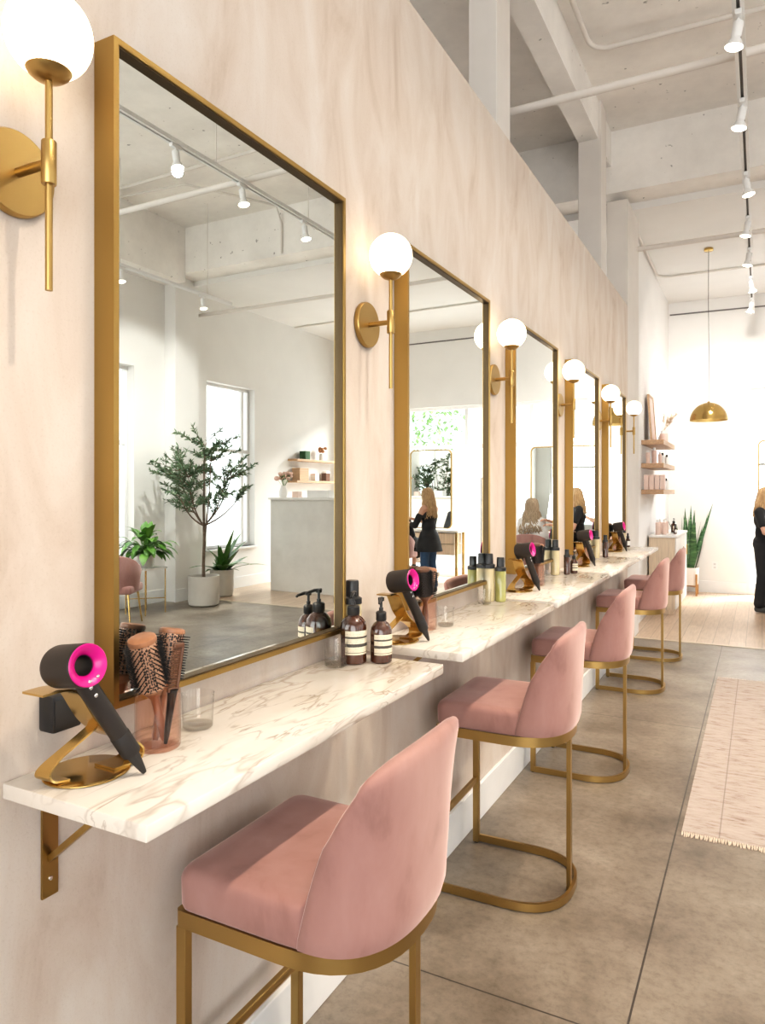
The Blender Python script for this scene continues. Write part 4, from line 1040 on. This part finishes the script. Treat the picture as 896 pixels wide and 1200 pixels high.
for k in range(125):
    while True:
        q = Vector((rnd.uniform(-1, 1), rnd.uniform(-1, 1), rnd.uniform(-1, 1)))
        if .25 < q.length < 1: break
    tgt = Vector((q.x * .70, q.y * .86, 1.93 + q.z * .74))
    if tgt.z < 1.5: tgt.z += .12
    if OT[0] + tgt.x > XR - .12: tgt.x = XR - .12 - OT[0]
    src = min((p for l_ in limbs for p in l_), key=lambda p: (p - tgt).length + max(0, p.z - tgt.z + .1) * 2)
    pts = curve_pts(src, tgt, Vector((rnd.uniform(-.05, .05), rnd.uniform(-.05, .05), rnd.uniform(-.04, .05))), 6)
    tr.tube(pts, [.006 - .004 * i / 6 for i in range(7)], 5)
    ln = (tgt - src).length
    for i in range(int(20 + ln * 52)):
        t_ = rnd.uniform(.15, 1.); j = min(5, int(t_ * 6)); oleaf(pts[j].lerp(pts[j + 1], t_ * 6 - j), (pts[j + 1] - pts[j]).normalized())
tr.build('trunk', BARK, t); fo.build('foliage', LEAF_O, t, smooth=False, recalc=False)
# strap-leaf plant
t = thing('potted_dracaena', 'broad leaved green plant in a pale planter beside the olive tree', 'potted plant', (6.36, 8.86, 0))
planter(t, .185, .42)
m = MB()
for k in range(44):
    a = rnd.uniform(0, 2 * PI); el = rnd.uniform(.45, 1.4)
    d = Vector((math.cos(a) * math.cos(el), math.sin(a) * math.cos(el), math.sin(el)))
    ln = rnd.uniform(.4, .78) * (1.0 if math.cos(a) < .3 else .55)
    if d.x > 0: ln *= .75 - .45 * d.x
    m.leaf((rnd.uniform(-.05, .05), rnd.uniform(-.05, .05), .37), d, ln, rnd.uniform(.085, .13), rnd.uniform(.2, 1.1), n=7, fold=.2)
m.build('leaves', LEAF_D, t, recalc=False)
# side table with lily
t = thing('side_table', 'small white topped side table with thin gold legs', 'side table', (6.2, 7.12, 0))
MB().box(-.20, .20, -.20, .20, .60, .625, .004).build('table_top', WHITEB, t, smooth=False)
for sx in (-1, 1):
    for sy in (-1, 1):
        MB().cyl((sx * .18, sy * .18, 0), (sx * .18, sy * .18, .60), .008, seg=10).build('leg', BRASS_G, t)
m = MB(); m.cyl((-.18, -.18, .2), (.18, .18, .2), .006, seg=8); m.cyl((-.18, .18, .2), (.18, -.18, .2), .006, seg=8); m.build('cross_stretcher', BRASS_G, t)
t = thing('peace_lily', 'bushy bright green peace lily in a white pot on the side table', 'potted plant', (6.2, 7.12, .6255))
MB().lathe([(0, 0), (.09, 0), (.105, .02), (.115, .19), (.105, .19), (.10, .16), (0, .16)], seg=32).build('pot', WHITEB, t)
MB().lathe([(0, .165), (.1, .165)], seg=24).build('soil', SOIL, t)
m = MB()
for k in range(90):
    a = rnd.uniform(0, 2 * PI); el = rnd.uniform(.25, 1.4)
    d = Vector((math.cos(a) * math.cos(el), math.sin(a) * math.cos(el), math.sin(el)))
    p0 = Vector((rnd.uniform(-.04, .04), rnd.uniform(-.04, .04), .16)); p1 = p0 + d * rnd.uniform(.12, .30)
    m.tube([p0, p0.lerp(p1, .5) + Vector((0, 0, .02)), p1], .003, 4)
    m.leaf(p1, d + Vector((0, 0, -.2)), rnd.uniform(.18, .27), rnd.uniform(.085, .12), rnd.uniform(.8, 2.0), n=6, fold=.15)
m.build('leaves', LEAF_L, t, recalc=False)

# pink armchair near the side table
def make_armchair(name, label, loc, rz, z0=.0, salon=False):
    t = thing(name, label, 'chair', loc, (0, 0, rz))
    # faces local +x
    m = MB(); m.box(-.24, .27, -.24, .24, .40 + z0, .50 + z0, .03, 3); m.build('seat', VELVET, t, angle=60)
    m = MB(); po, pi = [], []
    nn = 22; V = []
    for i in range(nn + 1):
        a = R(-105) + R(210) * i / nn; row = []
        hgt = .88 + z0 - .20 * (abs(i - nn / 2) / (nn / 2)) ** 2.2
        for (r, z) in ((.275, .50 + z0 - .06), (.285, .60 + z0), (.30, hgt - .015), (.285, hgt), (.262, hgt), (.250, hgt - .015), (.245, .60 + z0), (.24, .50 + z0 - .06)):
            row.append(m.bm.verts.new((-r * math.cos(a) * .98 + .0, r * math.sin(a) * .95, z)))
        V.append(row)
    for A, B in zip(V, V[1:]):
        for k in range(8): m.bm.faces.new((A[k], A[(k + 1) % 8], B[(k + 1) % 8], B[k]))
    m.bm.faces.new(V[0]); m.bm.faces.new(V[-1][::-1]); m.build('backrest', VELVET, t, angle=60)
    if not salon:
        for sx in (-1, 1):
            for sy in (-1, 1):
                MB().tube([(sx * .19, sy * .19, .40 + z0), (sx * .24, sy * .23, 0)], [.013, .009], 10).build('leg', BRASS_G, t)
    else:
        MB().lathe([(0, 0), (.26, 0), (.265, .006), (.26, .015), (.06, .03), (.045, .06), (.045, .40 + z0), (0, .40 + z0)], seg=36).build('pedestal', BRASS_G, t)
        m = MB(); m.bar((.28, -.16, .20), (.28, .16, .20), .03, .02); m.bar((.03, -.12, .38 + z0), (.28, -.14, .21), .02, .02); m.bar((.03, .12, .38 + z0), (.28, .14, .21), .02, .02); m.build('footrest', BRASS_D, t, smooth=False)
    return t
make_armchair('armchair', 'pink velvet armchair with thin gold legs beside the side table', (5.86, 6.33, 0), R(60))

# reception counter
t = thing('reception_counter', 'large limewashed reception counter by the window wall', 'counter', (4.6, 9.72, 0))
MB().box(-.15, 1.45, 0, .55, 0, 1.515, .005).build('front_panel', COUNTER, t, smooth=False)
MB().box(-.18, 1.48, -.03, .60, 1.515, 1.55, .004).build('counter_top', WHITEB, t, smooth=False)
RCZ = 1.5505
vz = make_vase('flower_vase', [(0, 0), (.06, 0), (.075, .04), (.07, .12), (.045, .18), (.05, .2), (.045, .198), (0, .15)], WHITEB, 'white vase of blush flowers on the reception counter', (5.95, 9.95, RCZ))
m = MB(); st = MB()
for k in range(26):
    a = rnd.uniform(0, 2 * PI); tl = rnd.uniform(.1, .75); d = Vector((math.cos(a) * tl, math.sin(a) * tl, 1)).normalized(); p1 = Vector((0, 0, .16)) + d * rnd.uniform(.16, .30)
    st.tube([(0, 0, .16), p1], .002, 4)
    if k % 3: m.sphere(p1, rnd.uniform(.030, .052), (1, 1, .8), 10, 7)
    for q in range(3): st.leaf(Vector((0, 0, .16)).lerp(p1, .75), d + Vector((rnd.uniform(-.9, .9), rnd.uniform(-.9, .9), 0)), .07, .022, .4, n=3)
st.build('stems', LEAF_D, vz, recalc=False); m.build('blossoms', FLW, vz)
make_boxp('gift_box', .12, .12, .10, BLUSHB, BLUSHB, 'small blush box beside the vase on the reception counter', (5.66, 9.93, RCZ))
make_boxp('gift_box', .42, .2, .12, WHITEB, WHITEB, 'long white box on the reception counter', (5.2, 9.95, RCZ))
make_boxp('card_holder', .2, .1, .10, GREYC, BLACK, 'dark card holder on the reception counter', (4.72, 9.9, RCZ), 'box')
for z, nm, n in ((2.25, 'upper', 0), (1.84, 'lower', 1)):
    tag(MB().box(-.22, -.001, 0, 1.5, -.02, .02, .003).build('floating_shelf', OAK, smooth=False, loc=(XR, 11.2, z)), 'pale wood ledge on the window wall, %s of two' % nm, 'shelf', 'wood ledges behind the counter')
zu, zl = 2.2705, 1.8605
make_boxp('gift_box', .14, .16, .16, GREENBX, GREENBX, 'green box on the upper wood ledge', (6.63, 11.6, zu))
vz = make_vase('bud_vase', [(0, 0), (.05, 0), (.06, .08), (.04, .14), (0, .14)], WHITEB, 'small white pot of dried blooms on the upper wood ledge', (6.63, 12.2, zu))
m = MB()
for k in range(14): m.sphere((rnd.uniform(-.07, .07), rnd.uniform(-.07, .07), .17 + rnd.uniform(0, .09)), .035, (1, 1, .8), 8, 6)
m.build('dried_blooms', simple('rust blooms', (.36, .17, .08), .9, var=.3), vz)
make_boxp('storage_basket', .18, .3, .24, OAK, OAK, 'brown woven storage box on the lower wood ledge', (6.63, 11.45, zl))
make_boxp('gift_box', .12, .14, .14, WHITEB, BLUSHB, 'white box on the lower wood ledge', (6.63, 11.95, zl))
make_boxp('gift_box', .12, .14, .2, DARKW, WHITEB, 'dark box on the lower wood ledge', (6.63, 12.35, zl))

# styling stations along the storefront
def rounded_rect(w, z0, z1, r, n=8):
    p = []
    for cx, cz, a0 in ((w / 2 - r, z1 - r, 0), (-w / 2 + r, z1 - r, 90), (-w / 2 + r, z0 + r, 180), (w / 2 - r, z0 + r, 270)):
        for k in range(n + 1):
            a = R(a0 + 90 * k / n); p.append((cx + r * math.cos(a), cz + r * math.sin(a)))
    return p
YM = 12.30
def station(x, w, label_m, label_d, xd0, xd1):
    t = thing('station_mirror', label_m, 'mirror', (x, YM, 0), group='rounded station mirrors')
    po = rounded_rect(w, .96, 2.43, .09); pi = rounded_rect(w - .04, .98, 2.41, .075)
    m = MB(); n = len(po)
    V = [[m.bm.verts.new((a, y, b)) for a, b in P] for P, y in ((po, .03), (po, -.012), (pi, -.012), (pi, .0))]
    for A, B in zip(V, V[1:]):
        for k in range(n): m.bm.faces.new((A[k], A[(k + 1) % n], B[(k + 1) % n], B[k]))
    m.build('frame', BRASS_D, t, angle=40)
    m = MB(); m.bm.faces.new([m.bm.verts.new((a, -.001, b)) for a, b in pi]); m.bm.faces.new([m.bm.verts.new((a, .002, b)) for a, b in reversed(pi)]); m.build('mirror_glass', MIRROR, t, smooth=False, recalc=False)
    m = MB(); m.bm.faces.new([m.bm.verts.new((a, .028, b)) for a, b in rounded_rect(w - .01, .965, 2.425, .085)]); m.build('backing_board', WHITEB, t, smooth=False)
    d = thing('styling_desk', label_d, 'desk', (xd0, 12.0, 0), group='white styling desks')
    W = xd1 - xd0
    MB().box(0, W, 0, .42, .91, .95, .003).build('desk_top', WHITEB, d, smooth=False)
    for xx in (0.02, W - .06):
        m = MB(); m.box(xx, xx + .04, .02, .06, 0, .91); m.box(xx, xx + .04, .36, .40, 0, .91); m.box(xx, xx + .04, .06, .36, 0, .04); m.build('leg_frame', BRASS_G, d, smooth=False)
    for k in range(2):
        z0 = .50 + .2 * k
        q = MB().box(.08, W - .08, .03, .39, z0, z0 + .19, .003).build('drawer', OAKP, d, smooth=False)
        MB().box(W / 2 - .06, W / 2 + .06, .015, .03, z0 + .09, z0 + .105, .002).build('drawer_pull', BRASS_D, q, smooth=False)
station(1.80, 1.15, 'rounded station mirror behind the client in white, at the storefront', 'white styling desk at the storefront behind the client in white', 1.2, 2.42)
station(4.28, .85, 'rounded station mirror behind the woman in black and jeans', 'white styling desk behind the woman in black and jeans', 3.62, 4.9)
# retail rack between the stations
t = thing('retail_rack', 'open white rack of dark products between the two styling desks', 'rack', (2.62, 12.2, 0))
for xx in (0, .62):
    MB().box(xx, xx + .03, 0, .30, 0, 1.9, .003).build('side_panel', WHITEB, t, smooth=False)
for z in (.35, .75, 1.12, 1.48, 1.87):
    MB().box(.03, .62, 0, .30, z, z + .03).build('shelf_board', WHITEB, t, smooth=False)
rkb = make_product(BLACK, BLACK, .2, .045, 'shampoo_bottle', 'dark bottles on the retail rack')
wd = ['first', 'second', 'third', 'fourth']
for i, z in enumerate((.78, 1.15, 1.51)):
    for k in range(4):
        put(rkb, (2.73 + .135 * k, 12.33, z + .0005), 'black shampoo bottle on the %s row of the retail rack, %s from the window side' % (['lowest', 'middle', 'top'][i], wd[3 - k]), None, 1.0)

# ------------------------------------------------------------------ outside
struct(MB().box(-12, 26, -14, 34, -.30, -.25).build('ground', PAVE, smooth=False))
t = thing('street_tree', 'leafy green tree on the street beyond the storefront', 'tree', (6.9, 17.5, -.25))
MB().tube([(0, 0, 0), (.05, 0, 1.5), (0, .05, 3)], [.13, .1, .07], 10).build('trunk', BARK, t)
m = MB()
for k in range(800):
    a = rnd.uniform(0, 2 * PI); r = 1.2 * rnd.random() ** .5; z = rnd.uniform(-1, 1)
    p = Vector((r * math.cos(a) * math.sqrt(1 - z * z * .8), r * math.sin(a) * math.sqrt(1 - z * z * .8), 3.9 + z * 1.3))
    m.leaf(p, (rnd.uniform(-1, 1), rnd.uniform(-1, 1), rnd.uniform(-1, .3)), .16, .10, .2, n=2)
m.build('foliage', LEAF_T, t, smooth=False, recalc=False)

# ------------------------------------------------------------------ people
def fuse(name, shapes, mat, parent=None, voxel=.011, smooth_it=5, loc=None):
    """one continuous skin grown over tapered limbs and ellipsoids"""
    mb = MB()
    for s in shapes:
        if s[0] == 'c':
            _, p0, p1, r0, r1 = s
            mb.tube([p0, p1], [r0, r1], 14); mb.sphere(p0, r0, u=14, v=10); mb.sphere(p1, r1, u=14, v=10)
        else:
            _, c, rad, M = (s + (None,))[:4]
            mb.sphere(c, 1, rad, 22, 16, M)
    me = bpy.data.meshes.new(name); mb.bm.to_mesh(me); mb.bm.free()
    o = bpy.data.objects.new('tmp', me); COL.objects.link(o)
    md = o.modifiers.new('r', 'REMESH'); md.mode = 'VOXEL'; md.voxel_size = voxel; md.use_smooth_shade = True
    sm = o.modifiers.new('s', 'SMOOTH'); sm.factor = .5; sm.iterations = smooth_it
    dg = bpy.context.evaluated_depsgraph_get()
    nm = bpy.data.meshes.new_from_object(o.evaluated_get(dg)); nm.name = name
    bpy.data.objects.remove(o); bpy.data.meshes.remove(me)
    nm.materials.clear(); nm.materials.append(mat)
    nm.polygons.foreach_set('use_smooth', [True] * len(nm.polygons))
    r = bpy.data.objects.new(name, nm); COL.objects.link(r)
    if parent is not None: r.parent = parent
    if loc is not None: r.location = loc
    return r
def vadd(a, b): return tuple(x + y for x, y in zip(a, b))
def hand(w, d, up, side):
    """palm, four unequal bent fingers and a thumb from the side of the palm"""
    w = Vector(w); d = Vector(d).normalized(); up = Vector(up); s = d.cross(up).normalized(); up = s.cross(d).normalized()
    out = [('c', w, w + d * .03, .024, .026)]
    for k, (o_, ln) in enumerate(((-.030, .062), (-.010, .074), (.010, .070), (.029, .054))):
        a = w + d * .015 + s * o_ * .7; b = w + d * .085 + s * o_
        out.append(('c', a, b, .016, .011))
        c = b + (d * .85 - up * .5).normalized() * ln * .55; e = c + (d * .35 - up * .9).normalized() * ln * .45
        out += [('c', b, c, .0098, .0088), ('c', c, e, .0088, .0075)]
    a = w + d * .025 - s * side * .028; b = a + (d * .6 - s * side * .8 - up * .3).normalized() * .04; c = b + (d * .9 - s * side * .1 - up * .3).normalized() * .032
    out += [('c', a, b, .014, .011), ('c', b, c, .011, .008)]
    return out
def head_shapes(c, tilt=0.):
    c = Vector(c)
    def q(x, y, z):
        v = Matrix.Rotation(tilt, 3, 'Y') @ Vector((x, y, z)); return tuple(c + v)
    M = Matrix.Rotation(tilt, 4, 'Y')
    S = [('e', q(-.012, 0, .022), (.094, .076, .096), M), ('e', q(.020, 0, -.035), (.066, .060, .080), M), ('c', q(.058, 0, -.085), q(.060, 0, -.082), .026, .024),
         ('c', q(.080, 0, .012), q(.098, 0, -.026), .009, .013), ('c', q(.088, 0, -.055), q(.088, 0, -.062), .016, .014)]
    for s in (-1, 1):
        S += [('e', q(-.008, s * .078, -.01), (.018, .010, .030), M), ('e', q(.058, s * .035, -.018), (.026, .022, .022), M), ('e', q(.070, s * .032, .022), (.018, .024, .010), M)]
    return S, q
def face_parts(root, q):
    for s in (-1, 1):
        b = MB(); b.sphere((0, 0, 0), .010, (.7, 1.25, .7), 12, 8); b.build('eye', EYE, root, loc=q(.079, s * .031, .003))
        b = MB(); b.sphere((0, 0, 0), .010, (.5, 2.0, .35), 12, 8); b.build('eyebrow', HAIRA, root, loc=q(.083, s * .033, .026))
    b = MB(); b.sphere((0, 0, 0), .010, (.6, 2.2, .75), 12, 8); b.build('mouth', LIP, root, loc=q(.101, 0, -.058))
def hair(root, q, mat, length, spread, wave, n=70, front=True):
    m = MB(); m.sphere(q(-.026, 0, .030), 1, (.100, .089, .100), 26, 18)
    for k in range(n):
        a = R(62) + (2 * PI - R(124)) * (k + rnd.random()) / n            # round the head, leaving the face open
        ca, sa = math.cos(a), math.sin(a); ph = rnd.uniform(0, 6)
        top = Vector(q(-.02 + .05 * ca, .045 * sa, .118)); mid = Vector(q(-.018 + .098 * ca, .092 * sa, .02 - .02 * ca)); low = Vector(q(-.018 + .098 * ca, .097 * sa, -.07))
        pts = [top, Vector(q(-.02 + .082 * ca, .076 * sa, .085)), mid, low]
        ln = length * rnd.uniform(.85, 1.08) * (1 if ca < .25 else .82); st = 7
        for i in range(1, st + 1):
            t = i / st
            pts.append(low + Vector((spread * ca * t * .6 - .02 * t + wave * math.sin(ph + 9 * t), spread * sa * t + wave * math.cos(ph + 8 * t), -ln * t)))
        m.tube(pts, [.012, .016, .017, .016] + [.015 - .009 * (i / st) for i in range(1, st + 1)], 7)
    return m.build('hair', mat, root)
def standing(name, label, loc, rz, parts):
    sh = []
    hd, q = head_shapes((.045, 0, 1.575), R(14)); sh += hd
    sh += [('c', (.0, 0, 1.38), (.03, 0, 1.51), .055, .048), ('e', (0, 0, 1.27), (.105, .150, .155)), ('e', (.005, 0, 1.08), (.092, .125, .16)), ('e', (-.008, 0, .93), (.112, .158, .115)),
           ('c', (0, -.13, 1.375), (0, .13, 1.375), .058, .058)]
    arms = {}
    for s, wr in ((-1, (.40, -.10, 1.14)), (1, (.43, .06, 1.20))):
        so = (0, s * .168, 1.365); el = (.10, s * .235, 1.10)
        sh += [('c', so, el, .048, .037), ('c', el, wr, .037, .025)]; arms[s] = (so, el, wr)
        sh += hand(wr, Vector(wr) - Vector(el), (0, 0, 1), s)
        hp = (0, s * .088, .90); kn = (.02, s * .095, .49); an = (-.02, s * .10, .09)
        sh += [('c', hp, kn, .080, .056), ('c', kn, vadd(an, (0, 0, .22)), .055, .052), ('c', vadd(an, (0, 0, .22)), an, .052, .035), ('c', vadd(an, (-.02, 0, -.045)), vadd(an, (.14, 0, -.058)), .036, .028)]
    o = fuse('person', sh, SKIN); o.location = loc; o.rotation_euler = (0, 0, rz)
    tag(o, label, 'person'); face_parts(o, q)
    return o, q, arms
def seated(label, loc, rz, zs):
    """zs: height of the seat top"""
    sh = []; z = zs + .10
    hd, q = head_shapes((.02, 0, z + .70), R(2)); sh += hd
    sh += [('c', (-.02, 0, z + .47), (.0, 0, z + .62), .054, .047), ('e', (-.02, 0, z + .36), (.105, .150, .155)), ('e', (-.015, 0, z + .17), (.10, .130, .16)), ('e', (-.01, 0, z + .03), (.120, .165, .10)),
           ('c', (-.02, -.13, z + .46), (-.02, .13, z + .46), .056, .056)]
    for s in (-1, 1):
        so = (-.02, s * .165, z + .45); el = (.04, s * .215, z + .19); wr = (.27, s * .09, z + .125)
        sh += [('c', so, el, .046, .036), ('c', el, wr, .036, .025)]; sh += hand(wr, (1, -s * .4, -.1), (0, 0, 1), s)
        hp = (.02, s * .09, z + .0); kn = (.44, s * .10, z + .02); an = (.40, s * .09, z - .36)
        sh += [('c', hp, kn, .080, .056), ('c', kn, an, .054, .036), ('c', vadd(an, (-.02, 0, -.03)), vadd(an, (.13, 0, -.055)), .035, .027)]
    o = fuse('person', sh, SKIN); o.location = loc; o.rotation_euler = (0, 0, rz); tag(o, label, 'person'); face_parts(o, q)
    return o, q, z
def trousers(o, mat, x=.012):
    sh = [('e', (-.008, 0, .93), (.112 + x, .158 + x, .115 + x))]
    for s in (-1, 1):
        sh += [('c', (0, s * .088, .90), (.02, s * .095, .49), .082 + x, .062 + x), ('c', (.02, s * .095, .49), (-.02, s * .10, .12), .064 + x, .060 + x)]
    return fuse('trousers', sh, mat, o, .012)
def shoes(o, mat, zoff=0.):
    for s in (-1, 1):
        an = (-.02, s * .10, .09)
        fuse('shoe', [('c', vadd(an, (-.025, 0, -.042)), vadd(an, (.15, 0, -.053)), .043, .034), ('c', vadd(an, (-.02, 0, 0)), vadd(an, (-.02, 0, -.04)), .040, .043)], mat, o, .009)
# stylist in a black tee with the client in white
p, q, arms = standing('person', 'standing woman in a black t-shirt and black trousers working on hair at the far right', (1.30, 11.12, 0), R(-20), None)
sh = [('e', (0, 0, 1.27), (.120, .165, .165)), ('e', (.005, 0, 1.08), (.108, .142, .17)), ('e', (-.005, 0, .97), (.122, .166, .09)), ('c', (0, -.13, 1.372), (0, .13, 1.372), .066, .066)]
for s in (-1, 1):
    so, el, wr = arms[s]; sh.append(('c', so, tuple(Vector(so).lerp(Vector(el), .62)), .061, .056))
fuse('t_shirt', sh, BLACKC, p); trousers(p, BLACKC); shoes(p, GREYC); hair(p, q, HAIRB, .22, .03, .008)
SEAT = .62
make_armchair('salon_chair', 'pink velvet salon chair under the client in white, at the right edge', (1.99, 11.02, 0), R(90), SEAT - .50, True)
c1, q1, z = seated('seated person with long wavy blonde hair wearing a white cape', (1.99, 11.04, 0), R(90), SEAT)
def cape(o, z, mat, name='salon_cape'):
    sh = [('e', (-.02, 0, z + .38), (.140, .190, .17)), ('c', (-.02, -.15, z + .455), (-.02, .15, z + .455), .075, .075), ('e', (.02, 0, z + .22), (.19, .265, .17)), ('e', (.16, 0, z + .11), (.24, .245, .11)),
          ('c', (-.01, 0, z + .5), (-.005, 0, z + .55), .075, .062)]
    for s in (-1, 1):
        sh += [('c', (-.02, s * .165, z + .44), (.04, s * .22, z + .19), .062, .065), ('c', (.05, s * .12, z + .05), (.46, s * .12, z + .04), .115, .085), ('c', (.47, s * .12, z + .02), (.45, s * .12, z - .16), .08, .085)]
    sh.append(('c', (.47, -.12, z - .02), (.47, .12, z - .02), .085, .085))
    return fuse(name, sh, mat, o, .014)
cape(c1, z, WHITEC)
def seated_shoes(o, z, mat):
    for s in (-1, 1):
        an = (.40, s * .09, z - .36)
        fuse('shoe', [('c', vadd(an, (-.022, 0, -.028)), vadd(an, (.14, 0, -.05)), .042, .033), ('c', an, vadd(an, (-.02, 0, -.03)), .042, .042)], mat, o, .009)
seated_shoes(c1, z, GREYC); hair(c1, q1, HAIRA, .36, .09, .018, 90)
# stylist in a cold-shoulder black dress and jeans
p, q, arms = standing('person', 'standing blonde woman in a black tunic and blue jeans, seen in the second mirror', (3.60, 10.7, 0), R(14), None)
sh = [('e', (0, 0, 1.255), (.118, .160, .150)), ('e', (.005, 0, 1.08), (.106, .140, .17)), ('e', (-.005, 0, .93), (.135, .180, .13)), ('c', (0, -.09, 1.372), (0, .09, 1.372), .062, .062)]
for s in (-1, 1):
    so, el, wr = arms[s]
    sh += [('c', tuple(Vector(so).lerp(Vector(el), .42)), el, .058, .052), ('c', el, tuple(Vector(el).lerp(Vector(wr), .35)), .052, .046)]
fuse('tunic', sh, BLACKC, p); MB().lathe([(.125, 1.03), (.160, .97), (.185, .90), (.215, .80), (.245, .68), (.240, .68), (.20, .84), (.14, 1.0)], seg=40, M=Matrix.Scale(.86, 4, (1, 0, 0))).build('skirt', BLACKC, p); trousers(p, JEANS, .010); shoes(p, BLACKM); hair(p, q, HAIRB, .30, .04, .010)
make_armchair('salon_chair', 'pink velvet salon chair under the client in black, seen in the second mirror', (4.28, 10.95, 0), R(90), SEAT - .50, True)
c2, q2, z = seated('seated person in a black cape beside the blonde woman in jeans', (4.28, 10.97, 0), R(90), SEAT)
cape(c2, z, BLACKC); seated_shoes(c2, z, GREYC); hair(c2, q2, HAIRB, .30, .05, .012)


# ------------------------------------------------------------------ light
w = bpy.data.worlds.new('sky'); scene.world = w; w.use_nodes = True
bg = w.node_tree.nodes['Background']; bg.inputs[0].default_value = (.93, .965, 1., 1); bg.inputs[1].default_value = 1.8
def area(name, loc, rot, sx, sy, power, col=(1, .985, .96)):
    l = bpy.data.lights.new(name, 'AREA'); l.shape = 'RECTANGLE'; l.size = sx; l.size_y = sy; l.energy = power; l.color = col
    o = bpy.data.objects.new(name, l); COL.objects.link(o); o.location = loc; o.rotation_euler = rot; return o
for (u0, u1, z0, z1) in RW:
    area('window_daylight', (XR + .35, (u0 + u1) / 2, (z0 + z1) / 2), (0, R(90), 0), z1 - z0, u1 - u0, 2.2 * (u1 - u0) * (z1 - z0))
area('storefront_daylight', ((STORE[0] + STORE[1]) / 2, YE + 2.2, 5.2), (R(-42), 0, 0), 6.5, 2.6, 3200)
area('back_daylight', ((BACKW[0] + BACKW[1]) / 2, YB - .5, (BACKW[2] + BACKW[3]) / 2), (R(118), 0, 0), BACKW[1] - BACKW[0], BACKW[3] - BACKW[2], 400)
sl = bpy.data.lights.new('sun', 'SUN'); sl.energy = 3.5; sl.angle = R(1.5); sl.color = (1, .94, .85)
so = bpy.data.objects.new('sun', sl); COL.objects.link(so); so.rotation_euler = Vector((-.45, -.55, -1)).to_track_quat('-Z', 'Y').to_euler()

# ------------------------------------------------------------------ camera
cam = bpy.data.cameras.new('camera'); co = bpy.data.objects.new('camera', cam); COL.objects.link(co)
cam.sensor_fit = 'HORIZONTAL'; cam.sensor_width = 36; cam.lens = 841 / 896 * 36; cam.shift_y = -24 / 896
cam.clip_start = .05; cam.clip_end = 100
co.location = (1.264, 0, 1.65); co.rotation_euler = (R(90), 0, math.atan(443 / 841))
scene.camera = co
scene.view_settings.view_transform = 'Standard'
scene.view_settings.exposure = 0.
scene.view_settings.use_curve_mapping = True
cm = scene.view_settings.curve_mapping; cv = cm.curves[3]
for p in ((.06, .046), (.22, .200), (.60, .605)): cv.points.new(*p)
cm.update()
scene.cycles.max_bounces = 10; scene.cycles.diffuse_bounces = 4; scene.cycles.glossy_bounces = 6; scene.cycles.transparent_max_bounces = 24; scene.cycles.transmission_bounces = 8
scene.cycles.use_denoising = True
scene.cycles.sample_clamp_indirect = 6.
scene.cycles.caustics_reflective = False; scene.cycles.caustics_refractive = False
